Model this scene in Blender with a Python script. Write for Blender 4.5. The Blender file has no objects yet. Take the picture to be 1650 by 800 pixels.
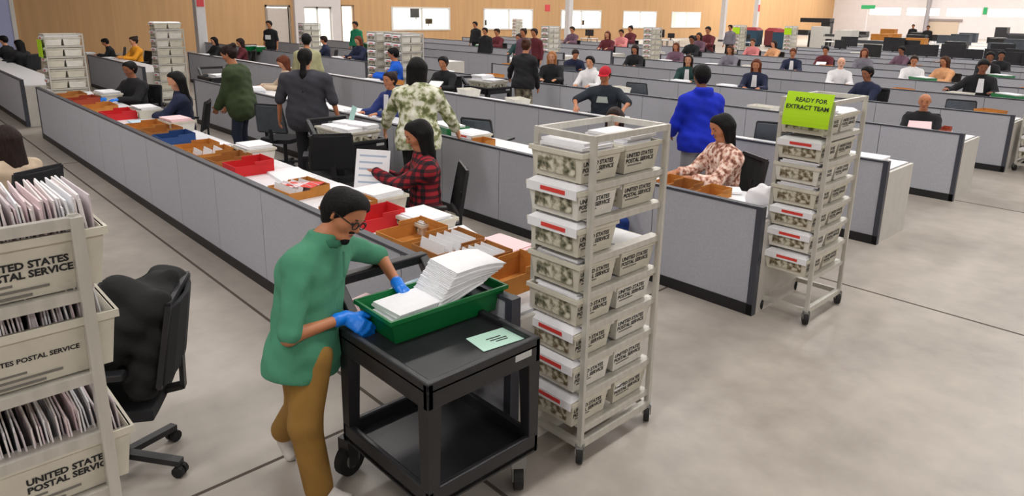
import bpy, bmesh, math, random
import numpy as np
from mathutils import Vector, Matrix
random.seed(7); rng = np.random.default_rng(7)
C = bpy.context.scene.collection
SC = bpy.context.scene
PI = math.pi

# ------------------------------------------------------------------ camera
cd = bpy.data.cameras.new('camera'); cam = bpy.data.objects.new('camera', cd); C.objects.link(cam)
cd.sensor_width = 36; cd.lens = 24.356; cd.shift_y = -0.0606; cd.clip_end = 300; cd.clip_start = 0.05
Fv = Vector((-0.70231986, 0.66743639, -0.24753885)); Rv = Vector((0.68567057, 0.72771925, 0.01674991)); Dv = Vector((0.19131828, -0.15796631, -0.96873317))
M = Matrix((Rv, -Dv, -Fv)).transposed().to_4x4(); M.translation = (0, 0, 2.25)
cam.matrix_world = M
SC.camera = cam
# ------------------------------------------------------------------ world, light, exposure
w = bpy.data.worlds.new('world'); SC.world = w; w.use_nodes = True
w.node_tree.nodes['Background'].inputs[0].default_value = (0.9, 0.95, 1, 1)
w.node_tree.nodes['Background'].inputs[1].default_value = 0.3
SC.view_settings.view_transform = 'Standard'; SC.view_settings.look = 'None'
SC.view_settings.exposure = 0.0; SC.view_settings.gamma = 1
SC.cycles.use_denoising = True
SC.cycles.max_bounces = 6
LAMP_W = 285
def lamp(x, y, z, sx, sy, power, col=(1, 0.97, 0.93), rx=0):
    l = bpy.data.lights.new('hall_lamp', 'AREA'); l.shape = 'RECTANGLE'; l.size = sx; l.size_y = sy; l.energy = power; l.color = col
    o = bpy.data.objects.new('hall_lamp', l); C.objects.link(o); o.location = (x, y, z); o.rotation_euler = (rx, 0, 0); return o
for ix in range(6):
    for iy in range(10):
        X, Y = 6 - 7.6 * ix, -3 + 9.2 * iy
        if (X < -24 and Y < 12) or (X < -15 and Y < 4): continue
        lamp(X, Y, 7.6, 0.9, 5.0, LAMP_W * (2.0 if iy > 6 else 0.9 if iy > 4 else 1.0))

# ------------------------------------------------------------------ materials
MATS = {}
def mat(name, col, rough=0.6, metal=0.0, noise=0.0, nscale=8.0, bump=0.0, bscale=60.0, spec=0.5, stretch=None, col2=None, emit=0):
    if name in MATS: return MATS[name]
    m = bpy.data.materials.new(name); m.use_nodes = True; n = m.node_tree.nodes; L = m.node_tree.links
    b = n['Principled BSDF']; b.inputs['Roughness'].default_value = rough; b.inputs['Metallic'].default_value = metal
    b.inputs['Specular IOR Level'].default_value = spec
    b.inputs['Base Color'].default_value = (*col, 1)
    tc = n.new('ShaderNodeTexCoord')
    src = tc.outputs['Object']
    if stretch:
        mp = n.new('ShaderNodeMapping'); mp.inputs['Scale'].default_value = stretch; L.new(src, mp.inputs[0]); src = mp.outputs[0]
    if noise or col2:
        t = n.new('ShaderNodeTexNoise'); t.inputs['Scale'].default_value = nscale; t.inputs['Detail'].default_value = 4; L.new(src, t.inputs[0])
        r = n.new('ShaderNodeValToRGB'); L.new(t.outputs[0], r.inputs[0])
        a = col2 if col2 else tuple(max(0, c * (1 - noise)) for c in col); z = col if col2 else tuple(min(1, c * (1 + noise)) for c in col)
        r.color_ramp.elements[0].color = (*a, 1); r.color_ramp.elements[1].color = (*z, 1)
        r.color_ramp.elements[0].position = 0.35; r.color_ramp.elements[1].position = 0.65
        L.new(r.outputs[0], b.inputs['Base Color'])
    if bump:
        t2 = n.new('ShaderNodeTexNoise'); t2.inputs['Scale'].default_value = bscale; t2.inputs['Detail'].default_value = 3; L.new(src, t2.inputs[0])
        bp = n.new('ShaderNodeBump'); bp.inputs['Strength'].default_value = bump; bp.inputs['Distance'].default_value = 0.01
        L.new(t2.outputs[0], bp.inputs['Height']); L.new(bp.outputs[0], b.inputs['Normal'])
    if emit:
        b.inputs['Emission Color'].default_value = (*col, 1); b.inputs['Emission Strength'].default_value = emit
    MATS[name] = m; return m
def s2l(r, g, b):
    f = lambda c: (c / 255 / 12.92) if c <= 10 else ((c / 255 + .055) / 1.055) ** 2.4
    return (f(r), f(g), f(b))

def floor_mat():
    m = bpy.data.materials.new('polished_concrete'); m.use_nodes = True; n = m.node_tree.nodes; L = m.node_tree.links
    b = n['Principled BSDF']; tc = n.new('ShaderNodeTexCoord')
    t1 = n.new('ShaderNodeTexNoise'); t1.inputs['Scale'].default_value = 0.45; t1.inputs['Detail'].default_value = 8; t1.inputs['Roughness'].default_value = .62; t1.inputs['Distortion'].default_value = .6
    t2 = n.new('ShaderNodeTexNoise'); t2.inputs['Scale'].default_value = 5; t2.inputs['Detail'].default_value = 6
    L.new(tc.outputs['Object'], t1.inputs[0]); L.new(tc.outputs['Object'], t2.inputs[0])
    mx = n.new('ShaderNodeMix'); mx.inputs[0].default_value = .3; L.new(t1.outputs[0], mx.inputs[2]); L.new(t2.outputs[0], mx.inputs[3])
    r = n.new('ShaderNodeValToRGB'); L.new(mx.outputs[0], r.inputs[0])
    e = r.color_ramp.elements; e[0].position = .32; e[0].color = (*s2l(142, 134, 127), 1); e[1].position = .7; e[1].color = (*s2l(186, 178, 169), 1)
    L.new(r.outputs[0], b.inputs['Base Color'])
    r2 = n.new('ShaderNodeMapRange'); L.new(t1.outputs[0], r2.inputs[0]); r2.inputs[3].default_value = .28; r2.inputs[4].default_value = .5
    L.new(r2.outputs[0], b.inputs['Roughness']); b.inputs['Specular IOR Level'].default_value = .35
    return m
def plaid_mat():
    m = bpy.data.materials.new('red_plaid'); m.use_nodes = True; n = m.node_tree.nodes; L = m.node_tree.links
    b = n['Principled BSDF']; b.inputs['Roughness'].default_value = .85; tc = n.new('ShaderNodeTexCoord'); prev = None
    for ax in ((1, 0.35, 0), (0, 0, 1)):
        mp = n.new('ShaderNodeVectorMath'); mp.operation = 'DOT_PRODUCT'; mp.inputs[1].default_value = ax; L.new(tc.outputs['Object'], mp.inputs[0])
        ml = n.new('ShaderNodeMath'); ml.operation = 'MULTIPLY'; ml.inputs[1].default_value = 105; L.new(mp.outputs['Value'], ml.inputs[0])
        sn = n.new('ShaderNodeMath'); sn.operation = 'SINE'; L.new(ml.outputs[0], sn.inputs[0])
        gt = n.new('ShaderNodeMath'); gt.operation = 'GREATER_THAN'; gt.inputs[1].default_value = 0.1; L.new(sn.outputs[0], gt.inputs[0])
        if prev is None: prev = gt
        else:
            ad = n.new('ShaderNodeMath'); ad.operation = 'ADD'; L.new(prev.outputs[0], ad.inputs[0]); L.new(gt.outputs[0], ad.inputs[1]); prev = ad
    dv = n.new('ShaderNodeMath'); dv.operation = 'MULTIPLY'; dv.inputs[1].default_value = .5; L.new(prev.outputs[0], dv.inputs[0])
    r = n.new('ShaderNodeValToRGB'); r.color_ramp.interpolation = 'CONSTANT'; L.new(dv.outputs[0], r.inputs[0])
    r.color_ramp.elements[0].color = (.33, .012, .022, 1); r.color_ramp.elements[1].position = .4; r.color_ramp.elements[1].color = (.07, .006, .012, 1)
    e = r.color_ramp.elements.new(.9); e.color = (.008, .005, .01, 1)
    L.new(r.outputs[0], b.inputs['Base Color']); return m
def print_mat(name, cols, scale, pos):
    m = bpy.data.materials.new(name); m.use_nodes = True; n = m.node_tree.nodes; L = m.node_tree.links
    b = n['Principled BSDF']; b.inputs['Roughness'].default_value = .8; tc = n.new('ShaderNodeTexCoord')
    t = n.new('ShaderNodeTexNoise'); t.inputs['Scale'].default_value = scale; t.inputs['Detail'].default_value = 3; L.new(tc.outputs['Object'], t.inputs[0])
    r = n.new('ShaderNodeValToRGB'); L.new(t.outputs[0], r.inputs[0]); r.color_ramp.interpolation = 'LINEAR'
    e = r.color_ramp.elements; e[0].position = pos[0]; e[0].color = (*cols[0], 1); e[1].position = pos[-1]; e[1].color = (*cols[-1], 1)
    for c, p in zip(cols[1:-1], pos[1:-1]): q = e.new(p); q.color = (*c, 1)
    L.new(r.outputs[0], b.inputs['Base Color']); return m
def glass_mat():
    m = bpy.data.materials.new('window_glass'); m.use_nodes = True; n = m.node_tree.nodes; L = m.node_tree.links
    n.remove(n['Principled BSDF']); o = n['Material Output']
    t = n.new('ShaderNodeBsdfTransparent'); g = n.new('ShaderNodeBsdfGlossy'); g.inputs['Roughness'].default_value = .03
    mx = n.new('ShaderNodeMixShader'); mx.inputs[0].default_value = .06; L.new(t.outputs[0], mx.inputs[1]); L.new(g.outputs[0], mx.inputs[2]); L.new(mx.outputs[0], o.inputs[0]); return m

FLOOR = floor_mat()
PANEL = mat('grey_fabric_panel', s2l(176, 177, 186), .9, noise=.04, nscale=60, bump=.25, bscale=300)
RAIL = mat('dark_grey_trim', s2l(62, 64, 74), .45)
KICK = mat('black_kickplate', s2l(26, 25, 27), .5)
WORKTOP = mat('white_laminate', s2l(226, 226, 230), .35, noise=.02)
GABLE = mat('white_end_panel', s2l(205, 202, 196), .5, noise=.03)
ALU = mat('aluminium', s2l(200, 197, 189), .4, .35, noise=.07, nscale=30, stretch=(1, 1, .1))
TUBP = mat('cream_corrugated_plastic', s2l(208, 203, 188), .55, noise=.05, nscale=12)
TUBW = mat('white_corrugated_plastic', s2l(222, 219, 210), .55, noise=.05, nscale=12)
PAPER = mat('white_paper', s2l(236, 236, 240), .7, noise=.02, nscale=20)
ENVE = mat('envelope_paper', s2l(232, 224, 224), .75, noise=.04, nscale=30)
ENVP = mat('pinkish_envelope_paper', s2l(226, 206, 210), .75, noise=.06, nscale=30)
ENVG = mat('grey_envelope_paper', s2l(206, 196, 200), .75, noise=.06, nscale=30)  # greyer envelope tone, picked at random per envelope
PINKP = mat('pink_paper', s2l(240, 206, 210), .7)
BLUEP = mat('pale_blue_paper', s2l(188, 212, 226), .7)
MINT = mat('mint_paper', s2l(196, 236, 220), .7)
REDT = mat('red_print', s2l(214, 62, 54), .7)
INK = mat('black_ink', s2l(36, 36, 38), .8)
GREYINK = mat('grey_ink', s2l(120, 118, 112), .8)
BLUEINK = mat('blue_ink', s2l(60, 80, 130), .8)
CARD = mat('brown_cardboard', s2l(186, 122, 52), .85, noise=.1, nscale=10)
CARDD = mat('dark_cardboard', s2l(160, 104, 48), .85, noise=.1, nscale=10)
REDB = mat('red_cardboard', s2l(200, 28, 34), .7, noise=.06)
BRICKR = mat('rust_red_cardboard', s2l(150, 56, 28), .8, noise=.08)
BLUEB = mat('navy_cardboard', s2l(28, 66, 122), .7, noise=.06)
GREENP = mat('green_plastic', s2l(0, 108, 52), .42, noise=.08, nscale=5)
BLACKP = mat('black_moulded_plastic', s2l(31, 31, 35), .42, noise=.2, nscale=6, bump=.12, bscale=200)
BLACKF = mat('black_mesh_fabric', s2l(24, 25, 29), .85, noise=.1)
GREYF = mat('dark_grey_mesh', s2l(74, 80, 88), .85, noise=.1)
RUBBER = mat('black_rubber', s2l(22, 22, 22), .7)
STEEL = mat('zinc_steel', s2l(150, 150, 150), .35, .8)
SCREEN = mat('dark_screen', s2l(18, 22, 26), .15)
LIME = mat('lime_paper', s2l(184, 232, 20), .7)
WHITEPAINT = mat('white_wall_paint', s2l(216, 210, 210), .8, noise=.02, nscale=2)
TAN = mat('tan_wall_panel', s2l(199, 158, 112), .75, noise=.05, nscale=1.4, stretch=(1, 4, .2))
DOORP = mat('grey_white_door_paint', s2l(200, 190, 182), .5, noise=.03)
CEIL = mat('white_ceiling', s2l(200, 200, 200), .9)
FRAMEW = mat('white_window_frame', s2l(222, 220, 216), .5)
COLW = mat('white_column_paint', s2l(214, 212, 214), .6, noise=.03)
REDS = mat('red_sign', s2l(216, 70, 76), .6)
GREENS = mat('green_sign', s2l(40, 160, 96), .6)
JOINT = mat('floor_joint_filler', s2l(84, 76, 68), .9)
LIT = mat('lit_window_pane', (1, .98, .95), .4, emit=3.0)
GLASS = glass_mat()
ART = print_mat('printed_wildlife_panel', [s2l(70, 72, 54), s2l(138, 134, 112), s2l(188, 182, 162), s2l(212, 208, 194)], 24, [.36, .46, .54, .64])
ART2 = print_mat('printed_olive_panel', [s2l(96, 78, 58), s2l(142, 136, 112), s2l(194, 187, 168), s2l(212, 207, 193)], 28, [.38, .47, .55, .66])
PLAID = plaid_mat()
FLORAL = print_mat('floral_green_cream', [s2l(96, 104, 62), s2l(150, 156, 112), s2l(214, 214, 190), s2l(236, 236, 222)], 15, [.36, .45, .53, .66])
BLOUSE = print_mat('pink_brown_pattern', [s2l(120, 74, 60), s2l(196, 142, 122), s2l(232, 200, 184), s2l(242, 224, 214)], 26, [.36, .46, .54, .66])
CAMO = print_mat('mottled_khaki', [s2l(70, 66, 56), s2l(120, 112, 96), s2l(150, 142, 124), s2l(170, 162, 142)], 10, [.35, .45, .55, .66])

# ------------------------------------------------------------------ object helpers
def link(o, parent=None):
    C.objects.link(o)
    if parent is not None: o.parent = parent
    return o
def thing(name, label, cat, loc=(0, 0, 0), rz=0, group=None):
    o = bpy.data.objects.new(name, None); C.objects.link(o); o.location = loc; o.rotation_euler = (0, 0, rz)
    o.empty_display_size = .1
    return tag(o, label, cat, group)
def tag(o, label, cat, group=None):
    o['label'] = label; o['category'] = cat
    if group: o['group'] = group
    return o
class MB:
    def __init__(s): s.v = []; s.f = []
    def add(s, vs, fs):
        k = len(s.v); s.v += [tuple(v) for v in vs]; s.f += [tuple(i + k for i in f) for f in fs]; return s
    def box(s, x0, x1, y0, y1, z0, z1, T=None):
        v = [(x, y, z) for z in (z0, z1) for y in (y0, y1) for x in (x0, x1)]
        if T is not None: v = [T @ Vector(q) for q in v]
        return s.add(v, [(0, 2, 3, 1), (4, 5, 7, 6), (0, 1, 5, 4), (2, 6, 7, 3), (0, 4, 6, 2), (1, 3, 7, 5)])
    def frus(s, b, t, z0, z1):   # b,t = (x0,x1,y0,y1)
        v = [(x, y, z0) for y in b[2:] for x in b[:2]] + [(x, y, z1) for y in t[2:] for x in t[:2]]
        return s.add(v, [(0, 2, 3, 1), (4, 5, 7, 6), (0, 1, 5, 4), (2, 6, 7, 3), (0, 4, 6, 2), (1, 3, 7, 5)])
    def tube(s, p0, p1, r0, r1=None, n=10, cap=True):
        r1 = r0 if r1 is None else r1; p0 = Vector(p0); p1 = Vector(p1); d = (p1 - p0).normalized()
        u = d.orthogonal().normalized(); w2 = d.cross(u); vs = []
        for p, r in ((p0, r0), (p1, r1)):
            for i in range(n):
                a = 2 * PI * i / n; vs.append(p + (u * math.cos(a) + w2 * math.sin(a)) * r)
        fs = [(i, (i + 1) % n, n + (i + 1) % n, n + i) for i in range(n)]
        if cap: fs += [tuple(range(n - 1, -1, -1)), tuple(range(n, 2 * n))]
        return s.add(vs, fs)
    def bar(s, p0, p1, wx, wy):   # rectangular bar between points
        p0 = Vector(p0); p1 = Vector(p1); d = (p1 - p0); L = d.length; d.normalize()
        up = Vector((0, 0, 1)) if abs(d.z) < .9 else Vector((0, 1, 0)); u = d.cross(up).normalized(); v = u.cross(d)
        vs = [p + u * a * wx / 2 + v * b * wy / 2 for p in (p0, p1) for b in (-1, 1) for a in (-1, 1)]
        return s.add(vs, [(0, 2, 3, 1), (4, 5, 7, 6), (0, 1, 5, 4), (2, 6, 7, 3), (0, 4, 6, 2), (1, 3, 7, 5)])
    def opentub(s, b, t, z0, z1, th):  # open tapered box with walls
        bi = (b[0] + th, b[1] - th, b[2] + th, b[3] - th); ti = (t[0] + th, t[1] - th, t[2] + th, t[3] - th)
        def ring(q, z): return [(q[0], q[2], z), (q[1], q[2], z), (q[1], q[3], z), (q[0], q[3], z)]
        v = ring(b, z0) + ring(t, z1) + ring(ti, z1) + ring(bi, z0 + th); f = [(3, 2, 1, 0)]
        for k in range(3):
            for i in range(4): f.append((4 * k + i, 4 * k + (i + 1) % 4, 4 * k + 4 + (i + 1) % 4, 4 * k + 4 + i))
        f.append((12, 13, 14, 15)); return s.add(v, f)
    def mesh(s, name, m, smooth=False):
        me = bpy.data.meshes.new(name); me.from_pydata(s.v, [], s.f); me.materials.append(m)
        bm = bmesh.new(); bm.from_mesh(me); bmesh.ops.recalc_face_normals(bm, faces=bm.faces); bm.to_mesh(me); bm.free()
        if smooth: me.polygons.foreach_set('use_smooth', [True] * len(me.polygons))
        return me
    def obj(s, name, m, parent=None, loc=(0, 0, 0), rz=0, smooth=False, bevel=0):
        o = bpy.data.objects.new(name, s.mesh(name, m, smooth)); link(o, parent); o.location = loc; o.rotation_euler = (0, 0, rz)
        if bevel:
            q = o.modifiers.new('bevel', 'BEVEL'); q.width = bevel; q.segments = 2; q.limit_method = 'ANGLE'
        return o
def inst(name, me, parent=None, loc=(0, 0, 0), rot=(0, 0, 0), scale=(1, 1, 1)):
    o = bpy.data.objects.new(name, me); link(o, parent); o.location = loc; o.rotation_euler = rot; o.scale = scale; return o
def struct(o): o['kind'] = 'structure'; return o
def stuff(o): o['kind'] = 'stuff'; return o
def dup(root, loc, rz, label=None, group=None):
    def cp(o, par):
        c = o.copy(); C.objects.link(c); c.parent = par
        for ch in kids.get(o.name, []): cp(ch, c)
        return c
    kids = {}
    for o in list(root.children_recursive): kids.setdefault(o.parent.name, []).append(o)
    r = cp(root, None); r.location = loc; r.rotation_euler = (0, 0, rz)
    if label: r['label'] = label
    if group: r['group'] = group
    return r
TXT = {}
def text_mesh(body, size, m, bold=0.0, align='LEFT'):
    key = (body, size, m.name)
    if key in TXT: return TXT[key]
    cu = bpy.data.curves.new('lettering', 'FONT'); cu.body = body; cu.size = size; cu.offset = bold; cu.align_x = align; cu.resolution_u = 2; cu.space_line = .95
    o = bpy.data.objects.new('lettering', cu); C.objects.link(o); bpy.context.view_layer.update()
    me = bpy.data.meshes.new_from_object(o.evaluated_get(bpy.context.evaluated_depsgraph_get())); bpy.data.objects.remove(o); bpy.data.curves.remove(cu)
    me.materials.clear(); me.materials.append(m); TXT[key] = me; return me
ORD = ['first', 'second', 'third', 'fourth', 'fifth', 'sixth', 'seventh', 'eighth', 'ninth', 'tenth', 'eleventh', 'twelfth', 'thirteenth', 'fourteenth', 'fifteenth', 'sixteenth']

# ------------------------------------------------------------------ setting
XW, YB, XR, YF, ZC = -36.0, 87.0, 16.0, -9.0, 8.4
struct(MB().box(XW - 5, XR, YF, YB, -.2, 0).obj('floor', FLOOR))
struct(MB().box(XW, XR, YF, YB, ZC, ZC + .2).obj('ceiling', CEIL))
struct(MB().box(XR, XR + .2, YF, YB, 0, ZC).obj('wall_right', WHITEPAINT))
struct(MB().box(XW, XR, YF - .2, YF, 0, ZC).obj('wall_front', WHITEPAINT))
fl = bpy.data.objects['floor']
for k, (a, b) in enumerate([((-40, 1.945), (16, 1.945)), ((-40, 5.93), (16, 5.93)), ((-40, 9.9), (16, 9.9)), ((-40, 13.9), (16, 13.9)), ((-3.04, -9), (-3.04, 30)), ((1.2, -9), (1.2, 30)), ((-11.4, -9), (-11.4, 30)), ((-40, -2.05), (16, -2.05))]):
    q = MB()
    if a[1] == b[1]: q.box(a[0], b[0], a[1] - .011, a[1] + .011, -.002, .0012)
    else: q.box(a[0] - .01, a[0] + .01, a[1], b[1], -.002, .0011)
    q.obj('floor_joint', JOINT, fl)
# tan wall with openings, door and vestibule
WZ0, WZ1 = 0.95, 2.2
WIN = [(24.07, 28.4), (31.36, 35.9), (38.95, 43.5), (46.38, 50.88), (53.24, 57.8)]
wl = MB(); y = YF
for (a, b, z0, z1) in [(16.3, 17.5, 0, 2.15), (18.3, 19.95, 0, 2.2), (20.65, 21.4, 0, 2.26)] + [(a, b, WZ0, WZ1) for a, b in WIN]:
    wl.box(XW - .15, XW, y, a, 0, ZC)
    if z0 > 0: wl.box(XW - .15, XW, a, b, 0, z0)
    wl.box(XW - .15, XW, a, b, z1, ZC); y = b
wl.box(XW - .15, XW, y, YB, 0, ZC)
struct(wl.obj('wall_left', TAN))
d1 = struct(MB().box(XW - .1, XW - .02, 16.34, 17.46, 0, 2.1).obj('door_1', DOORP))
MB().box(XW - .1, XW + .03, 16.2, 16.3, 0, 2.25).box(XW - .1, XW + .03, 17.5, 17.6, 0, 2.25).box(XW - .1, XW + .03, 16.2, 17.6, 2.15, 2.25).obj('door_frame', mat('door_frame_grey', s2l(150, 138, 126), .6), d1)
MB().tube((XW - .02, 16.45, 1.0), (XW + .06, 16.45, 1.0), .02).tube((XW + .06, 16.45, 1.0), (XW + .06, 16.6, 1.0), .015).obj('door_handle', STEEL, d1)
struct(MB().box(XW, XW + .25, 17.75, 18.3, 0, ZC).box(XW, XW + .25, 19.95, 20.5, 0, ZC).box(XW, XW + .25, 18.3, 19.95, 2.2, ZC).obj('wall_vestibule', WHITEPAINT))
d2 = struct(MB().box(XW, XW + .1, 18.3, 18.38, 0, 2.2).box(XW, XW + .1, 19.87, 19.95, 0, 2.2).box(XW, XW + .1, 19.07, 19.18, 0, 2.2).box(XW, XW + .1, 18.3, 19.95, 2.1, 2.2).box(XW, XW + .1, 18.3, 19.95, 0, .12).obj('door_2', FRAMEW))
for a, b in ((18.38, 19.07), (19.18, 19.87)): MB().box(XW + .04, XW + .05, a, b, .12, 2.1).obj('pane', GLASS, d2)
w6 = struct(MB().box(XW - .1, XW + .05, 20.6, 20.68, 0, 2.3).box(XW - .1, XW + .05, 21.38, 21.46, 0, 2.3).box(XW - .1, XW + .05, 20.6, 21.46, 2.24, 2.32).obj('door_3', mat('brown_frame', s2l(140, 112, 84), .6)))
MB().box(XW - .05, XW - .04, 20.68, 21.38, .02, 2.24).obj('pane', GLASS, w6)
for i, (a, b) in enumerate(WIN):
    c = (a + b) / 2
    q = MB()
    for yy in (a, c, b): q.box(XW - .14, XW + .03, yy - .07, yy + .07, WZ0, WZ1)
    q.box(XW - .14, XW + .03, a - .07, b + .07, WZ1 - .02, WZ1 + .08).box(XW - .14, XW + .05, a - .07, b + .07, WZ0 - .08, WZ0 + .02)
    o = struct(q.obj(f'window_{i + 1}', FRAMEW))
    for s, e in ((a + .07, c - .07), (c + .07, b - .07)): MB().box(XW - .08, XW - .07, s, e, WZ0 + .02, WZ1 - .02).obj('pane', GLASS, o)
# bright offices behind the windows
OFFW = mat('office_white', s2l(235, 240, 236), .8)
rm = MB().box(XW - 5, XW - 4.8, 15, 61, 0, 3.2).box(XW - 5, XW - .15, 15, 15.15, 0, 3.2).box(XW - 5, XW - .15, 61, 61.15, 0, 3.2)
struct(rm.obj('wall_office', OFFW)); struct(MB().box(XW - 5, XW - .15, 15, 61.15, 3.2, 3.3).obj('trim_office_ceiling', OFFW))
for yy in (18.5, 26, 33.6, 41.2, 48.6, 55.5): lamp(XW - 2.6, yy, 3.15, 3.6, 4.5, 620, (.95, 1, .98))
# back wall with clerestory strips
bw = MB(); SX = [(-31.9, -28.5), (-27.95, -24.6), (-24.0, -20.7), (-20.15, -16.7), (-16.1, -12.6), (-12.0, -8.6)]
x = XW
for a, b in SX: bw.box(x, a, YB, YB + .2, 0, ZC).box(a, b, YB, YB + .2, 0, 2.3).box(a, b, YB, YB + .2, 3.15, ZC); x = b
bw.box(x, XR, YB, YB + .2, 0, ZC); struct(bw.obj('wall_back', WHITEPAINT))
for i, (a, b) in enumerate(SX):
    o = struct(MB().box(a, b, YB + .02, YB + .12, 2.26, 2.34).box(a, b, YB + .02, YB + .12, 3.11, 3.19).box(a - .04, a + .04, YB + .02, YB + .12, 2.3, 3.15).box(b - .04, b + .04, YB + .02, YB + .12, 2.3, 3.15).box(a, b, YB + .02, YB + .1, 2.7, 2.74).obj(f'window_{i + 6}', FRAMEW))
    MB().box(a, b, YB + .13, YB + .14, 2.3, 3.15).obj('pane', LIT, o)
d4 = struct(MB().box(-25.5, -22.6, YB - .08, YB, 0, 1.75).obj('door_4', mat('beige_door', s2l(196, 178, 158), .6)))
MB().box(-25.8, -22.3, YB - .16, YB, 1.75, 2.0).obj('door_frame', mat('grey_lintel', s2l(140, 128, 124), .6), d4)
struct(MB().tube((-25.6, YB - .6, 0), (-25.6, YB - .6, ZC), .22, n=10).obj('trim_1', mat('grey_pipe', s2l(150, 146, 150), .5)))
# columns
def column(x, y, wd, label, sign=None):
    t = thing('building_column', label, 'column', (x, y, 0))
    MB().box(-wd / 2, wd / 2, -wd / 2, wd / 2, 0, ZC).obj('shaft', COLW, t, bevel=.02)
    MB().box(-wd / 2 - .03, wd / 2 + .03, -wd / 2 - .03, wd / 2 + .03, 0, .15).obj('base', RAIL, t)
    if sign: MB().box(wd / 2, wd / 2 + .02, -.13, .13, sign[0], sign[1]).obj('red_sign', REDS, t)
column(-27.3, 9.75, .34, 'white square column with red sign behind the olive jacket person', (2.15, 2.75))
column(-29.5, 32.6, .36, 'pale grey column in front of the middle office window')
column(-30.0, 51.6, .36, 'white column to the right of the last office window')
column(-30.0, 56.9, .36, 'white column with small red sign above the red and blue bins', (2.4, 2.95))

# ------------------------------------------------------------------ partition rows and worktops
XE, PW, ROWY, PITCH, PH = -2.282, .9625, 2.2086, 2.535, .862
pan_me = MB().box(-PW / 2 + .004, PW / 2 - .004, -.022, .022, .09, PH - .02).mesh('panel', PANEL)
def row(k, x1, n, side):
    y = ROWY + PITCH * k
    lab = f'grey fabric partition run, {ORD[k]} row from the front, {side}'
    t = thing('partition', lab, 'partition', (x1, y, 0))
    x0 = -PW * n
    for i in range(n): inst('panel', pan_me, t, (-PW * (i + .5), 0, 0))
    MB().box(x0, 0, -.028, .028, PH - .02, PH).obj('top_rail', RAIL, t)
    MB().box(x0, 0, -.03, .03, 0, .09).obj('kick_plate', KICK, t)
    e = MB().box(-.05, 0, -.03, .03, 0, PH + .003).mesh('end_post', RAIL)
    inst('end_post', e, t, (.004, 0, 0)); inst('end_post', e, t, (x0 + .046, 0, 0))
    t2 = thing('worktop', f'long white desk worktop behind the {ORD[k]} grey partition row, {side}', 'desk', (x1, y, 0))
    MB().box(x0 + .05, -.05, .036, .75, .715, .745).obj('top', WORKTOP, t2)
    g = MB().box(-.03, 0, .036, .75, 0, .74).mesh('end_panel', GABLE)
    inst('end_panel', g, t2, (0.0, 0, 0)); inst('end_panel', g, t2, (x0 + .03, 0, 0))
    for i in range(2, n, 2): inst('support_panel', g, t2, (-PW * i, .02, 0), scale=(.7, .94, .96))
for k in range(14):
    row(k, XE, 20 if k == 2 else 12, 'right block')
row(0, -15.25, 12, 'left block'); row(1, -16.95, 5, 'left block')
for k in range(3, 10): row(k, -15.9, 12, 'left block')

# ------------------------------------------------------------------ racks and mail tubs
def tub_mesh(wx, wy, h, name='body', m=TUBP):
    t = .018
    return MB().opentub((t, wx - t, t, wy - t), (0, wx, 0, wy), 0, h, .006).mesh(name, m)
def rim_mesh(wx, wy, h):
    q = MB(); e = .008
    q.box(-e, wx + e, -e, .004, h - .022, h).box(-e, wx + e, wy - .004, wy + e, h - .022, h).box(-e, .004, .004, wy - .004, h - .022, h).box(wx - .004, wx + e, .004, wy - .004, h - .022, h)
    return q.mesh('rim', TUBP)
TM = {}
def mail_tub(loc, wx, wy, h, label, style, group=None, printed=None, text=True, rz=0):
    """style: 'cover' white cover sheet with red tag, 'heap' loose mail, 'plain'"""
    key = (wx, wy, h)
    if key not in TM:
        TM[key] = dict(body=tub_mesh(wx, wy, h), bodyw=tub_mesh(wx, wy, h, 'body', TUBW), rim=rim_mesh(wx, wy, h),
                       art=MB().box(.045, wx - .045, .0035, .0055, .03, h - .03).mesh('printed_panel', ART), art2=MB().box(.045, wx - .045, .0035, .0055, .03, h - .03).mesh('printed_panel', ART2),
                       cover=MB().frus((.004, wx - .004, -.012, wy - .004), (.03, wx - .03, .02, wy - .03), h + .002, h + .022).box(.004, wx - .004, -.014, -.009, h - .04, h + .004).mesh('cover_sheet', PAPER),
                       tag=MB().box(wx * .3, wx * .78, -.0165, -.0145, h - .026, h - .006).mesh('red_tag', REDT))
    T = TM[key]; t = thing('mail_tub', label, 'mail tub', loc, rz, group)
    inst('body', T['body' if random.random() < .6 else 'bodyw'], t); inst('rim', T['rim'], t)
    inst('printed_panel', T[printed or random.choice(['art', 'art2'])], t)
    if text:
        a = text_mesh('UNITED STATES\nPOSTAL SERVICE', .03, INK, .001)
        inst('lettering', a, t, (wx - .0062, wy * .06, h * .56), (PI / 2 + .123, 0, PI / 2))
        inst('printed_line', TM.setdefault('ln', MB().box(0, .11, 0, .006, 0, .002).mesh('printed_line', GREYINK)), t, (wx - .0125, wy * .12, h * .26), (PI / 2 + .123, 0, PI / 2))
    if style == 'cover':
        inst('cover_sheet', T['cover'], t); inst('red_tag', T['tag'], t)
    return t
def paper_pile(loc, wx, wy, h, label, n=8, m=PAPER, rz=0, tilt=0, cat='paper stack', group=None, name='paper_stack', jit=.012):
    q = MB(); r = random.Random(hash(label) % 999 + n)
    for i in range(n):
        T = Matrix.Translation((r.uniform(-jit, jit), r.uniform(-jit, jit), h * i / n)) @ Matrix.Rotation(r.uniform(-.06, .06), 4, 'Z')
        q.box(-wx / 2, wx / 2, -wy / 2, wy / 2, 0, h / n * .93, T)
    o = q.obj(name, m, None, loc, rz); o.rotation_euler = (tilt, 0, rz)
    return tag(o, label, cat, group)
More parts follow.
